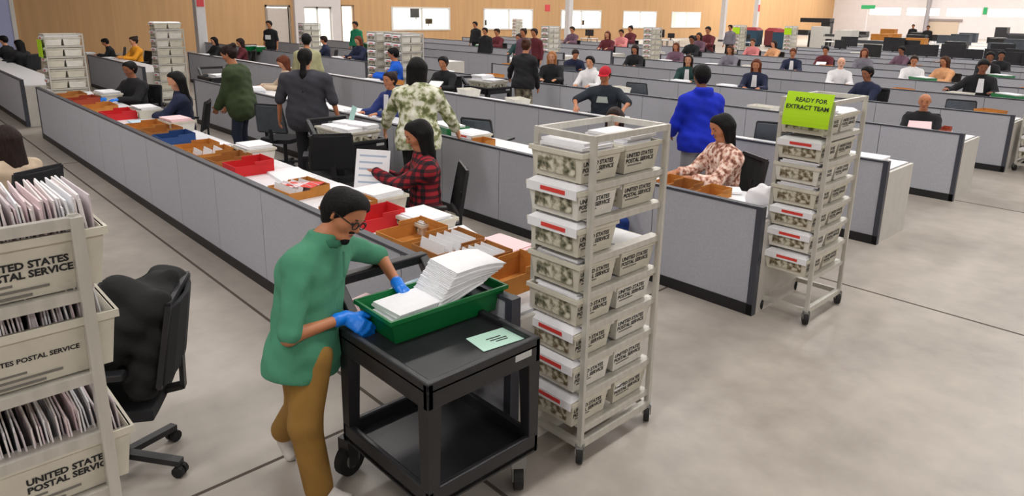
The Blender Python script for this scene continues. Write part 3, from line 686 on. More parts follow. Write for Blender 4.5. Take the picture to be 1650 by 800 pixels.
# ------------------------------------------------------------------ office chair
def chair_proto():
    t = thing('office_chair', 'x', 'chair')
    def pad(name, x, y0, z0, y1, z1, th, m, curve=.03, n=6, taper=.0):
        q = MB(); rows_ = []
        for i in range(n + 1):
            a = i / n; yy = y0 + (y1 - y0) * a; zz = z0 + (z1 - z0) * a; wx = x * (1 - taper * a * a)
            rows_.append([(wx * c_, yy - curve * (1 - c_ * c_) * (1 if z1 > z0 + .2 else 0), zz - (curve * .5 * (1 - c_ * c_) if z1 <= z0 + .2 else 0)) for c_ in (-1, -.6, 0, .6, 1)])
        vs = [v for r_ in rows_ for v in r_]; k = len(vs); d = (0, -th, 0) if z1 > z0 + .2 else (0, 0, -th)
        vs += [(v[0], v[1] + d[1], v[2] + d[2]) for v in vs]; fs = []
        for i in range(n):
            for j in range(4):
                a = i * 5 + j; fs += [(a, a + 1, a + 6, a + 5), (k + a + 5, k + a + 6, k + a + 1, k + a)]
        bd = [j for j in range(5)] + [i * 5 + 4 for i in range(1, n + 1)] + [n * 5 + j for j in (3, 2, 1, 0)] + [i * 5 for i in range(n - 1, 0, -1)]
        for a, b in zip(bd, bd[1:] + bd[:1]): fs.append((a, k + a, k + b, b))
        q.add(vs, fs); return q.obj(name, m, t, smooth=False, bevel=.008)
    pad('seat', .24, -.22, .46, .25, .46, .06, BLACKF)
    pad('backrest', .225, -.25, .56, -.31, .93, .025, BLACKF, .035, taper=.12)
    q = MB()
    for s in (-1, 1): q.bar((s * .225, -.255, .56), (s * .2, -.325, .94), .025, .025)
    q.bar((-.2, -.325, .94), (.2, -.325, .94), .02, .03).bar((-.225, -.255, .56), (.225, -.255, .56), .02, .03).bar((0, -.05, .4), (0, -.3, .44), .06, .02).bar((0, -.3, .43), (0, -.31, .72), .05, .02)
    q.obj('back_frame', BLACKP, t)
    for s in (-1, 1):
        MB().bar((s * .27, -.02, .42), (s * .29, -.02, .66), .03, .05).bar((s * .29, -.14, .67), (s * .29, .12, .67), .06, .03).bar((s * .12, -.02, .41), (s * .28, -.02, .42), .05, .02).obj('armrest', BLACKP, t, bevel=.006)
    MB().tube((0, 0, .1), (0, 0, .42), .028).box(-.1, .1, -.12, .1, .385, .41).obj('stem', BLACKP, t)
    lg = MB().bar((0, 0, .1), (0, .29, .075), .045, .03).mesh('base_leg', BLACKP); cw = MB().tube((-.028, 0, .03), (-.006, 0, .03), .03, n=10).tube((.006, 0, .03), (.028, 0, .03), .03, n=10).bar((0, 0, .03), (0, 0, .07), .02, .02).mesh('caster', RUBBER)
    for i in range(5):
        o = inst('base_leg', lg, t, (0, 0, 0), (0, 0, i * 2 * PI / 5 + .3)); inst('caster', cw, o, (0, .28, 0))
    return t
CH0 = chair_proto(); used_chair = [False]
def chair(x, y, deg, label, grey=False):
    if not used_chair[0]:
        used_chair[0] = True; CH0.location = (x, y, 0); CH0.rotation_euler = (0, 0, math.radians(deg)); CH0['label'] = label; o = CH0
    else: o = dup(CH0, (x, y, 0), math.radians(deg), label)
    if grey:
        for c in o.children:
            if c.name.split('.')[0] == 'backrest':
                c.data = c.data.copy(); c.data.materials.clear(); c.data.materials.append(GREYF); c['label'] = 'dark grey mesh backrest'
    return o

# ------------------------------------------------------------------ black utility cart with green tray
ct = thing('utility_cart', 'black moulded plastic utility cart beside the man in the green polo', 'cart', (0, 0, 0))
X0, X1, Y0, Y1, ZT = -2.70, -2.005, 1.462, 2.105, .80
q = MB().box(X0, X1, Y0, Y1, ZT - .05, ZT - .03)
q.obj('top_shelf', BLACKP, ct, bevel=.006)
ap = MB().box(X0, X1, Y0, Y0 + .035, ZT - .125, ZT).box(X0, X1, Y1 - .035, Y1, ZT - .125, ZT).box(X1 - .035, X1, Y0, Y1, ZT - .125, ZT - .0005).box(X0, X0 + .035, Y0, Y1, ZT - .125, ZT - .0005)
ap.obj('apron', BLACKP, ct, bevel=.008)
MB().box(X0, X1, Y0, Y1, .215, .235).obj('lower_shelf', BLACKP, ct)
MB().box(X0, X1, Y0, Y0 + .03, .2, .3).box(X0, X1, Y1 - .03, Y1, .2, .3).box(X1 - .03, X1, Y0, Y1, .2, .2995).box(X0, X0 + .03, Y0, Y1, .2, .2995).obj('lower_lip', BLACKP, ct, bevel=.008)
for x in (X0, X1):
    for y in (Y0, Y1):
        sx, sy = (1 if x == X0 else -1), (1 if y == Y0 else -1)
        xa, ya = x + sx * .002, y + sy * .002
        MB().frus((min(xa, xa + sx * .055), max(xa, xa + sx * .055), min(ya, ya + sy * .055), max(ya, ya + sy * .055)), (min(xa, xa + sx * .07), max(xa, xa + sx * .07), min(ya, ya + sy * .07), max(ya, ya + sy * .07)), .24, ZT - .06).obj('leg', BLACKP, ct)
        c = MB().box(-.03, -.024, -.03, .03, .05, .14).box(.024, .03, -.03, .03, .05, .14).box(-.035, .035, -.04, .04, .13, .21).obj('caster', STEEL if x == X1 else BLACKP, ct, (x + sx * .06 - (.06 if x == X0 else 0), y + sy * .05 - .02, 0), .25 if x == X0 else .9)
        r_ = .085 if x == X0 else .065
        MB().tube((-.022, 0, r_), (.022, 0, r_), r_, n=20).obj('wheel', RUBBER, c); MB().tube((-.026, 0, r_), (.026, 0, r_), r_ * .5, n=14).obj('hub', mat('grey_hub', s2l(120, 120, 116), .5), c)
MB().bar((X0 - .22, Y0 + .12, .93), (X0 - .22, Y1 + .02, .93), .06, .05).bar((X0 + .02, Y0 + .1, .75), (X0 - .22, Y0 + .12, .93), .05, .06).bar((X0 + .02, Y1 - .05, .75), (X0 - .22, Y1, .93), .05, .06).box(X0 - .2, X0, Y0 + .12, Y1 - .02, .8, .815).obj('push_handle', BLACKP, ct, bevel=.008)
MB().box(X1 - .001, X1 + .002, Y1 - .16, Y1 - .06, ZT - .075, ZT - .045).obj('name_plate', mat('grey_plate', s2l(190, 190, 190), .4), ct)
o = MB().box(-.075, .075, -.12, .12, 0, .0015).obj('paper_note', MINT, None, (-2.165, 1.975, ZT - .028), -.13); tag(o, 'mint green paper note with black handwriting lying on the black cart', 'note')
for i, (a, b, yy) in enumerate(((-.05, .03, .012), (-.04, .05, -.008), (-.02, .045, -.026))): MB().box(-yy - .004, -yy + .004, a, b, .0015, .0022).obj('handwriting', INK, o)
tr = thing('letter_tray', 'green plastic letter tray full of white papers on the black cart', 'tray', (-2.545, 1.9, ZT - .028), -.03)
MB().opentub((-.13, .13, -.3, .3), (-.155, .155, -.335, .335), 0, .125, .006).obj('body', GREENP, tr)
MB().box(-.165, .165, -.345, -.333, .11, .13).box(-.165, .165, .333, .345, .11, .13).box(-.165, -.153, -.333, .333, .11, .13).box(.153, .165, -.333, .333, .11, .13).obj('rim', GREENP, tr)
paper_pile((-2.545, 1.74, ZT - .015), .215, .25, .115, 'flat white papers in the near end of the green tray', 12)
# leaning block of papers
def fan(loc, rz, label):
    q = MB(); n = 30
    for i in range(n):
        a = .62 - .5 * i / n
        T = Matrix.Translation((random.uniform(-.004, .004), -.1 + .0045 * i, .01 + .0062 * i)) @ Matrix.Rotation(a * .55, 4, 'X') @ Matrix.Rotation(random.uniform(-.02, .02), 4, 'Z')
        m = 5
        for j in range(m):
            y0, y1 = .29 * j / m, .29 * (j + 1) / m; f = lambda y: -.55 * (max(0, y - .1)) ** 2 * 1.6 * (i / n)
            v = [T @ Vector(p) for p in ((-.125, y0, f(y0)), (.125, y0, f(y0)), (.125, y1, f(y1)), (-.125, y1, f(y1)), (-.125, y0, f(y0) + .0045), (.125, y0, f(y0) + .0045), (.125, y1, f(y1) + .0045), (-.125, y1, f(y1) + .0045))]
            q.add(v, [(0, 3, 2, 1), (4, 5, 6, 7), (0, 1, 5, 4), (2, 3, 7, 6), (0, 4, 7, 3), (1, 2, 6, 5)])
    o = q.obj('paper_stack', PAPER, None, loc, rz); return tag(o, label, 'paper stack')
fan((-2.545, 1.93, ZT + .03), -.1, 'thick fanned block of white papers leaning in the green tray')
paper_pile((-2.80, 1.66, ZT + .017), .16, .22, .012, 'pink and white sheets beside the blue gloved hand on the cart', 4, PINKP, .3)
paper_pile((-2.80, 1.97, ZT + .017), .17, .2, .01, 'pale blue sheet on the cart behind the green tray', 2, BLUEP, .1)

# ------------------------------------------------------------------ the man in green
s_ = .95; O = V(-2.72, 1.32, 0); th = math.radians(-50)
def loc(P): d = (V(*P) - O) / s_; return V(d[0] * math.cos(th) + d[1] * math.sin(th), -d[0] * math.sin(th) + d[1] * math.cos(th), d[2])
def ldir(P): return nrm(V(P[0] * math.cos(th) + P[1] * math.sin(th), -P[0] * math.sin(th) + P[1] * math.cos(th), P[2]))
W = {'pel': (-2.777, 1.332, 0.710), 'neck': (-2.800, 1.468, 1.227), 'head': (-2.755, 1.548, 1.312), 'shR': (-2.735, 1.31, 1.14), 'shL': (-2.903, 1.618, 1.114), 'elR': (-2.63, 1.19, 0.862), 'wrR': (-2.655, 1.48, 0.86), 'elL': (-2.93, 1.85, .99), 'wrL': (-2.68, 1.80, 0.905), 'hipR': (-2.699, 1.314, 0.70), 'hipL': (-2.845, 1.336, 0.69), 'knR': (-2.654, 1.249, 0.40), 'anR': (-2.60, 1.27, 0.09), 'knL': (-2.83, 1.32, 0.40), 'anL': (-3.02, 1.31, 0.17)}
JJ = {k: loc(v) for k, v in W.items()}
Rw, Dw, Fw = V(*Rv), V(*Dv), V(*Fv)
JJ['chest'] = JJ['pel'] * .32 + JJ['neck'] * .68 - V(0, .03, 0); JJ['spine'] = nrm(JJ['neck'] - JJ['pel']); JJ['lat'] = nrm(JJ['shR'] - JJ['shL']); JJ['fwd'] = nrm(np.cross(JJ['spine'], JJ['lat']))
JJ['straight'] = 1; JJ['hf'] = ldir(Rw * .8 + Dw * .52 - Fw * .3); JJ['hu'] = ldir(Rw * .5 - Dw * .9 - Fw * .1)
JJ['hdR'] = ldir(Rw * .85 + Dw * .5 - Fw * .05); JJ['pnR'] = ldir(Fw * .8 + Dw * .4); JJ['hdL'] = ldir(Rw * .75 + Dw * .6 - Fw * .15); JJ['pnL'] = ldir((0, 0, -1))
GP = cloth('green_polo', (70, 138, 108), .06); KH = cloth('khaki', (150, 112, 50), .08)
BLUEG = mat('blue_nitrile', s2l(10, 120, 226), .35, noise=.08, nscale=20, bump=.2, bscale=50)
gm, J = person('man in green polo shirt, khaki trousers and blue gloves sorting mail at the black cart', O[0], O[1], -50, 'stand', h=.0075, s=s_, skin='tan', hair=('short', 'black'), shirt=GP, sleeve=.93, pants=KH, hem=-.125, loose=.016, fine=True, J=JJ, shoes=SHOEW, gloves=BLUEG, fing=False, curlR=.9, curlL=.35,
               ftL=ldir((.55, .1, -.8)), fuL=ldir((.8, .1, .55)), ftR=V(0, 1, 0))
f, u, r = head_frame(J); hd = J['head']; HP = lambda x, y, z: Vector(hd + r * x + f * y + u * z)
q = MB()
for sd in (-1, 1):
    c0 = HP(sd * .033, .102, .003); n = 14; pts = [c0 + Vector(r) * .026 * math.cos(2 * PI * i / n) + Vector(u) * .019 * math.sin(2 * PI * i / n) for i in range(n)]
    for a, b in zip(pts, pts[1:] + pts[:1]): q.tube(a, b, .0032, n=6)
    q.tube(HP(sd * .059, .1, .006), HP(sd * .084, .0, .014), .003, n=6); q.tube(HP(sd * .084, .0, .014), HP(sd * .082, -.03, .0), .003, n=6)
q.tube(HP(-.008, .105, .006), HP(.008, .105, .006), .003, n=6); q.obj('eyeglasses', mat('black_frame', s2l(14, 14, 16), .3), gm)
q = SDF(); q.cap(HP(0, .066, -.092), HP(0, .07, -.095), .026, None, .01);  q.cap(HP(-.02, .086, -.045), HP(.02, .086, -.045), .006, None, .006)
link(bpy.data.objects.new('beard', q.mesh('beard', .006, HAIR['black'])), gm)
nk, sp, lat, fw = J['neck'], J['spine'], J['lat'], J['fwd']
q = SDF(); n = 14
ring = [nk + lat * .072 * math.cos(2 * PI * i / n) + fw * (.078 * math.sin(2 * PI * i / n) + .012) - sp * (.006 + .022 * max(0, math.sin(2 * PI * i / n))) for i in range(n)]
for a, b in zip(ring, ring[1:] + ring[:1]): q.cap(a, b, .011, None, .006, (sp, 1.7))
link(bpy.data.objects.new('collar', q.mesh('collar', .006, cloth('green_collar', (50, 112, 86), .05))), gm)
MB().bar(Vector(nk + fw * .12 - sp * .06), Vector(nk + fw * .148 - sp * .18), .02, .004).obj('placket', cloth('green_collar', (50, 112, 86), .05), gm)

# ------------------------------------------------------------------ standing people and the woman at the near left
NAVY = cloth('navy', (26, 34, 62)); BLACK = cloth('black', (20, 20, 24)); CHAR = cloth('charcoal', (58, 58, 66)); DENIM = cloth('dark_denim', (30, 38, 58)); OLIVE = cloth('olive', (52, 66, 36), .18)
ROYAL = cloth('royal_blue', (8, 40, 190), .12); SWEAT = cloth('grey_sweat', (156, 156, 164), .08); CREAM = cloth('cream', (206, 184, 160), .06); WHITE = cloth('white', (226, 224, 226), .04); GREEN = cloth('green', (20, 120, 84)); BRIGHT = cloth('bright_blue', (16, 92, 206)); MUSTARD = cloth('mustard', (224, 150, 34)); ROSE = cloth('rose', (208, 128, 128)); MAUVE = cloth('mauve', (104, 76, 92)); MAROON = cloth('maroon', (92, 30, 40)); PEACH = cloth('peach', (214, 158, 114)); GREYC = cloth('grey', (116, 112, 122)); TEAL = cloth('dark_teal', (30, 62, 60)); DARKR = cloth('dark_red', (120, 26, 32)); LIGHTB = cloth('light_blue', (130, 150, 196))
def wl(P, x, y, deg, s=1.0):  # world point to person frame
    a = math.radians(deg); dx, dy = P[0] - x, P[1] - y
    return V((dx * math.cos(a) + dy * math.sin(a)) / s, (-dx * math.sin(a) + dy * math.cos(a)) / s, P[2] / s)
person('woman standing with back turned in charcoal shirt with very long black ponytail', -8.17, 4.15, 46, 'stand', h=.011, s=1.0, skin='tan', hair=('pony', 'black'), shirt=CHAR, sleeve=.95, pants=BLACK, hem=-.27, w=1.45, belly=1.1, J={'straight': 1}, loose=.03, face=False, hpitch=.05, handR=V(.42, .06, .7), handL=V(-.42, .06, .7))
person('standing person in olive jacket and dark jeans, hair tied back, looking down left', -9.66, 3.88, 135, 'stand', h=.011, s=.99, skin='tan', hair=('bun', 'dark'), shirt=OLIVE, pants=DENIM, hem=-.3, loose=.042, w=1.2, belly=.6, J={'straight': 1}, hpitch=.45, lean=.1, handL=V(-.12, .27, .83), handR=V(.16, .26, .8))
fx, fy, fd_ = -5.86, 4.22, 40
person('woman with long black hair in green floral blouse leaning beside the tub cart', fx, fy, fd_, 'stand', h=.011, s=1.02, skin='light', hair=('straight', 'black'), shirt=FLORAL, sleeve=1.75, pants=BLACK, hem=-.14, loose=.026, w=1.1, face=False, lean=.2, side=-.05, hpitch=.5, hyaw=.5, handL=wl((-6.5, 4.16, .84), fx, fy, fd_, 1.02), handR=wl((-5.82, 4.72, .91), fx, fy, fd_, 1.02))
person('person standing with back turned in royal blue hoodie and grey sweatpants', -4.02, 6.6, 55, 'stand', h=.012, s=.985, skin='brown', hair=('short', 'black'), shirt=ROYAL, pants=SWEAT, hem=-.13, loose=.026, w=1.02, hood=True, face=False, hpitch=.25, handL=V(-.2, .25, .95), handR=V(.25, .1, .8))
person('standing person with back turned in black sweater and mottled khaki trousers', -9.2, 9.0, 20, 'stand', h=.015, s=1.0, skin='tan', hair=('bun', 'brown'), shirt=BLACK, pants=CAMO, hem=-.1, loose=.02, face=False, lean=.1, handL=V(-.55, .4, .85), handR=V(.2, .2, .8))
person('woman with long dark hair and cream top seated at far left edge', -6.79, .84, 120, 'sit', h=.011, s=.94, skin='light', hair=('long', 'dark'), shirt=CREAM, pants=BLACK, face=False, hpitch=.3)
chair(-6.8, .8, 120, 'black office chair under the long haired woman at the far left edge')
# chair in the near left with black jacket
chair(-3.45, .68, 150, 'empty black office chair with dark jacket behind the near left rack')
jk = SDF(); a = math.radians(150); jf = lambda x, y, z: V(-3.45 + x * math.cos(a) - y * math.sin(a), .68 + x * math.sin(a) + y * math.cos(a), z)
for x_ in (-.16, -.05, .06, .16):
    jk.cap(jf(x_, -.27, .93 + .02 * math.sin(x_ * 20)), jf(x_ * 1.1, -.17, .56), .06, .075, .06); jk.cap(jf(x_, -.2, .92), jf(x_, .0, .72 + .03 * math.sin(x_ * 31)), .065, .09, .07); jk.cap(jf(x_, .0, .72), jf(x_ * 1.1, .12, .54), .09, .075, .07)
jk.cap(jf(-.1, -.1, .97), jf(.08, -.02, .9), .085, .08, .08); jk.cap(jf(.18, -.2, .9), jf(.23, .04, .55), .06, .05, .04); jk.cap(jf(-.18, -.2, .9), jf(-.22, .06, .58), .06, .05, .04); jk.clip((0, 0, -1), -.468)
tag(link(bpy.data.objects.new('jacket', jk.mesh('jacket', .012, cloth('black_jacket', (16, 16, 18)), fold=.011))), 'crumpled black jacket draped over the office chair behind the near left rack', 'jacket')
# ------------------------------------------------------------------ seated people
def seated(label, x, y, deg, h, clabel=None, grey=False, cdx=0, **o):
    t, J = person(label, x, y, deg, 'sit', h=h, **o)
    chair(x, y, deg, clabel or ('office chair of the ' + ' '.join(label.split()[:9])), grey)
    return t, J
t, J = seated('woman with long black hair in red plaid shirt seated holding a paper', -4.62, 3.38, 150, .0095, 'black office chair behind the woman in red plaid shirt', skin='tan', hair=('long', 'black'), shirt=PLAID, sleeve=1.9, loose=.022, hem=-.1, hpitch=.35, hyaw=.1, handL=V(.02, .42, .93), handR=V(.16, .38, .9))
o = MB().box(-.14, .14, -.001, .001, -.19, .19).obj('paper_sheet', PAPER, None, (-4.84, 3.0, .92), 0); o.rotation_euler = (-.3, .05, math.radians(47)); tag(o, 'large printed sheet held up by the woman in red plaid', 'paper')
for i in range(5): MB().box(-.11, .11 - .03 * (i % 3), -.0016, -.001, .13 - .055 * i, .145 - .055 * i).obj('printed_line', mat('pale_ink', s2l(170, 184, 206), .8), o)
seated('dark haired woman in pink and brown patterned blouse behind the near rack', -3.23, 5.79, 150, .0115, 'black office chair behind the woman in patterned blouse', skin='tan', hair=('shoulder', 'black'), shirt=BLOUSE, sleeve=1.7, hpitch=.35, hyaw=.0, w=1.05, loose=.024, handL=V(-.12, .42, .79), handR=V(.12, .42, .79))
t, J = seated('man in red cap and dark printed T-shirt seated with arms on desk', -6.88, 8.5, 208, .0125, s=1.04, skin='tan', hair=('cap', 'black', (cloth('red_cap', (186, 24, 44)), True)), shirt=cloth('dark_slate', (34, 42, 52)), sleeve=.95, w=1.2, loose=.022, hpitch=.3, handL=V(-.36, .42, .79), handR=V(.34, .4, .79), elbL=V(-1, -.2, -.2), elbR=V(1, -.2, -.2))
MB().frus((-.09, .09, .0, .01), (-.07, .07, .0, .01), 0, .09).obj('shirt_print', mat('grey_print', s2l(170, 178, 172), .8), t, (0, .165, .84))
SEATS = [
 # label, x, y, deg, h, dict
 ('bearded man in black jacket with blue gloves seated at front row left end', -12.2, 3.25, 205, .015, dict(skin='brown', hair=('buzz', 'black'), shirt=BLACK, w=1.05, loose=.024, gl=1)),
 ('woman with long black hair in navy jacket seated behind the front row', -10.05, 3.25, 150, .015, dict(skin='light', hair=('long', 'black'), shirt=NAVY, face=False, hyaw=.6)),
 ('woman in navy jacket with white lanyard behind the white tub', -8.5, 5.66, 190, .014, dict(skin='tan', hair=('bun', 'dark'), shirt=cloth('navy_blue', (34, 50, 112)), lan=1, hpitch=.1)),
 ('dark haired person bowed over, left of the charcoal shirt', -12.26, 5.86, 165, .016, dict(skin='light', hair=('shoulder', 'auburn'), shirt=CREAM, hpitch=.6)),
 ('dark haired woman partly hidden behind the top of the near rack', -4.47, 5.72, 205, .014, dict(s=.95, skin='light', hair=('shoulder', 'dark'), shirt=MAROON, hpitch=.2)),
 ('person in bright blue jacket turned left behind the floral blouse', -12.6, 8.5, 140, .016, dict(s=1.04, skin='tan', hair=('short', 'black'), shirt=BRIGHT, loose=.028, hpitch=.3, face=False)),
 ('young man in black jacket reading papers, right of the long black hair', -10.67, 8.3, 205, .016, dict(skin='tan', hair=('short', 'black'), shirt=BLACK, hpitch=.2, pap=1)),
 ('bald man in dark jacket with pink papers behind the fourth row', -2.95, 10.42, 195, .016, dict(s=.93, skin='tan', hair=('bald',), shirt=BLACK, hpitch=.1, pap=2)),
 ('woman with long blonde hair in black top facing forward', -10.44, 11.05, 215, .017, dict(s=1.03, skin='light', hair=('long', 'blonde'), shirt=BLACK, hpitch=.1)),
 ('young man with black hair in white hoodie facing forward', -9.3, 11.0, 200, .017, dict(skin='light', hair=('short', 'black'), shirt=WHITE, hpitch=.1, hood=True)),
 ('woman with long dark hair in dark green and white, beside the blue hoodie', -8.61, 13.5, 205, .018, dict(skin='light', hair=('long', 'dark'), shirt=TEAL, hpitch=.1, lan=1)),
 ('woman with long auburn hair in navy jacket left of the lime sign', -7.0, 13.5, 200, .018, dict(skin='tan', hair=('long', 'auburn'), shirt=NAVY, hpitch=.2, lan=1)),
 ('man in dark navy jacket with back turned behind the lime-signed rack', -4.76, 13.4, 160, .018, dict(skin='brown', hair=('short', 'black'), shirt=NAVY, w=1.1, hpitch=.2)),
 ('bald man in white shirt and dark vest above the lime sign', -6.27, 15.9, 205, .02, dict(skin='fair', hair=('bald',), shirt=WHITE, hpitch=.15)),
 ('dark haired person in black jacket over white shirt leaning over green papers', -3.6, 15.85, 200, .017, dict(s=1.1, skin='brown', hair=('short', 'black'), shirt=BLACK, lean=.12, lan=2, hpitch=.4, handR=V(.5, .3, .82))),
 ('man in dark jacket behind the person leaning over green papers', -4.63, 20.9, 200, .02, dict(s=1.05, skin='brown', hair=('short', 'black'), shirt=BLACK, lan=1)),
 ('dark haired woman in white blouse left of the tan top', -5.55, 18.3, 200, .02, dict(skin='tan', hair=('bun', 'dark'), shirt=WHITE)),
 ('brown haired woman in tan top right of the white blouse', -5.0, 18.75, 160, .02, dict(skin='tan', hair=('shoulder', 'brown'), shirt=PEACH)),
 ('brown haired woman in grey green top left of the black monitors', -7.64, 20.9, 200, .02, dict(skin='tan', hair=('long', 'auburn'), shirt=GREYC)),
 ('man with black hair in mauve shirt between the black monitors', -7.45, 23.4, 160, .022, dict(skin='brown', hair=('short', 'black'), shirt=MAUVE)),
 ('red faced man in dark vest right of the blue and red bins', -8.63, 18.6, 200, .02, dict(skin='tan', hair=('short', 'auburn'), shirt=NAVY, lan=1)),
 ('person in dark maroon with white papers right of the red faced man', -8.76, 21.0, 190, .022, dict(skin='tan', hair=('short', 'black'), shirt=MAROON, pap=1)),
 ('woman in peach pink top, right one of two beside the blue bins', -11.6, 23.5, 170, .022, dict(skin='light', hair=('shoulder', 'dark'), shirt=PEACH)),
 ('woman in rose pink top, left one of two beside the blue bins', -12.4, 23.5, 190, .022, dict(s=1.02, skin='light', hair=('short', 'brown'), shirt=ROSE)),
 ('dark haired woman in dark top with head bowed, left of the grey chair', -11.94, 16.0, 200, .02, dict(skin='tan', hair=('shoulder', 'dark'), shirt=BLACK, hpitch=.5)),
 ('auburn haired woman in mauve cardigan behind the fifth partition row', -12.2, 18.4, 200, .02, dict(skin='tan', hair=('long', 'auburn'), shirt=MAUVE)),
 ('person in dark jacket bending down, left of the white hoodie', -12.0, 13.5, 230, .02, dict(skin='tan', hair=('short', 'dark'), shirt=NAVY, lean=.35, hpitch=.5)),
 ('woman with long brown hair and maroon top in the far middle rows', -16.9, 20.9, 200, .022, dict(s=1.12, skin='light', hair=('straight', 'auburn'), shirt=MAROON)),
 ('long brown haired woman in grey top, above the blue hoodie', -10.38, 18.4, 190, .02, dict(skin='tan', hair=('long', 'brown'), shirt=GREYC)),
 ('person in dark red behind a pale green tub under the office window', -20.3, 18.4, 190, .022, dict(s=1.12, skin='tan', hair=('short', 'dark'), shirt=MAROON)),
 ('small dark haired person left of the two standing in maroon', -16.5, 15.9, 200, .022, dict(s=1.1, skin='tan', hair=('bun', 'dark'), shirt=TEAL)),
 ('dark haired person in white and pink top in the far middle', -18.2, 23.4, 200, .022, dict(s=1.12, skin='tan', hair=('short', 'black'), shirt=ROSE)),
 ('person in dark plum top near the third office window pair', -19.7, 26.0, 180, .022, dict(s=1.2, skin='tan', hair=('bun', 'black'), shirt=MAROON)),
 ('person in dark pinkish top below the pale column', -20.9, 23.4, 190, .022, dict(s=1.15, skin='tan', hair=('short', 'dark'), shirt=MAUVE)),
 ('person in dark plum jacket left of the far lime sign column', -15.8, 26.1, 190, .022, dict(s=1.25, skin='tan', hair=('short', 'black'), shirt=MAROON)),
 ('man in navy shirt seated facing left below the glass door', -19.84, 10.8, 140, .018, dict(skin='tan', hair=('short', 'dark'), shirt=NAVY)),
 ('auburn haired woman with glasses in navy top, right of navy shirt man', -18.01, 10.9, 190, .018, dict(s=1.05, skin='light', hair=('shoulder', 'auburn'), shirt=NAVY, hpitch=.3)),
 ('dark haired person with pale mask behind the white column', -22.1, 8.3, 190, .02, dict(s=.94, skin='light', hair=('shoulder', 'black'), shirt=BLACK)),
 ('dark haired woman in maroon jacket right of the white column', -20.1, 8.3, 170, .02, dict(s=.97, skin='tan', hair=('shoulder', 'dark'), shirt=MAROON, hpitch=.4)),
 ('person in black leaning down at far left, beside the mustard top', -23.6, 5.8, 160, .02, dict(s=.9, skin='tan', hair=('short', 'black'), shirt=BLACK, lean=.2, hpitch=.5)),
 ('woman in mustard yellow top at the far left', -21.2, 5.8, 190, .02, dict(skin='light', hair=('bun', 'dark'), shirt=MUSTARD)),
 ('person in dark clothes and face mask, leftmost at the picture edge', -23.6, 3.2, 140, .02, dict(s=.97, skin='light', hair=('short', 'black'), shirt=BLACK)),
 ('woman in black with white mask, second from the left edge', -21.4, 3.2, 130, .02, dict(s=.96, skin='light', hair=('long', 'black'), shirt=BLACK)),
 ('person in dark jacket at right edge beneath the monitors', -4.9, 23.4, 190, .022, dict(skin='brown', hair=('short', 'black'), shirt=BLACK)),
 ('person in dark brown with raised arms, far middle right of rack', -13.3, 21.0, 190, .022, dict(s=1.1, skin='brown', hair=('short', 'black'), shirt=BLACK)),
 ('person in purple black top behind the mauve cardigan', -14.6, 23.5, 190, .022, dict(s=1.12, skin='tan', hair=('shoulder', 'dark'), shirt=MAUVE)),
]
for lab, x, y, deg, h, d in SEATS:
    d = dict(d); lan = d.pop('lan', 0); pap = d.pop('pap', 0); gl = d.pop('gl', 0)
    if gl: d['gloves'] = BLUEG; d['fing'] = False
    d.setdefault('handL', V(-.15, .43, .8)); d.setdefault('handR', V(.15, .43, .8)); d.setdefault('hpitch', .25); d.setdefault('loose', .02)
    t, J = seated(lab, x, y, deg, h, 'office chair under the ' + ' '.join(w_.strip(',') for w_ in lab.split()[:10]), **d)
    if lan:
        T_ = MB().frus((-.055, .055, .0, .012), (-.04, .04, .0, .012), -.24, .0); T_.obj('white_front' if lan == 1 else 'white_blouse', WHITE, t, tuple(J['chest'] + J['fwd'] * .125 + J['spine'] * .1))
    if pap:
        a = math.radians(deg); paper_pile((x - .4 * math.sin(a), y + .4 * math.cos(a), .84), .26, .2, .03, f'papers in the hands of the {" ".join(lab.split()[:8])}'.replace(',', ''), 3, PAPER if pap == 1 else PINKP, a, -.5)
# far standing people
def stand(label, x, y, deg, shirt, pants, hair=('short', 'black'), skin='tan', h=.022, **o): return person(label, x, y, deg, 'stand', h=h, shirt=shirt, pants=pants, hair=hair, skin=skin, loose=.02, **o)
stand('man standing in black T-shirt with white print behind the green tubs', -23.15, 10.55, 215, BLACK, BLACK, sleeve=.9, lan=0, h=.02)
MB().box(-.1, .1, 0, .01, 0, .14).obj('shirt_print', WHITE, bpy.data.objects['person' + '.%03d' % (len([o for o in bpy.data.objects if o.name.split('.')[0] == 'person']) - 1)], (0, .155, 1.12))
stand('man standing in dark green shirt near the bright doorway', -22.2, 13.3, 200, GREEN, BLACK, h=.02)
stand('person standing in black coat against the tan wall', -22.1, 18.8, 190, BLACK, BLACK)
stand('standing person in dark maroon, right of a standing pair', -14.11, 14.2, 190, MAROON, BLACK, hair=('short', 'dark'))
stand('standing person in brown, left of a standing pair', -14.4, 14.05, 190, MAUVE, BLACK, hair=('bun', 'dark'))
stand('standing person in black left of the second office window', -17.6, 15.4, 200, BLACK, BLACK, s=.95)
stand('person in black cap and olive cream jacket behind the ponytail', -12.3, 6.3, 60, cloth('olive_cream', (168, 166, 128)), BLACK, hair=('cap', 'black', (BLACK, False)), face=False, h=.018)
stand('far standing person in black by the white back wall, left one', -15.7, 50.6, 190, BLACK, BLACK, h=.03)
stand('far standing person in black by the white back wall, right one', -13.5, 46.1, 190, BLACK, BLACK, h=.03)
stand('person standing in grey beside the far lime sign', -16.4, 28.9, 180, GREYC, BLACK)

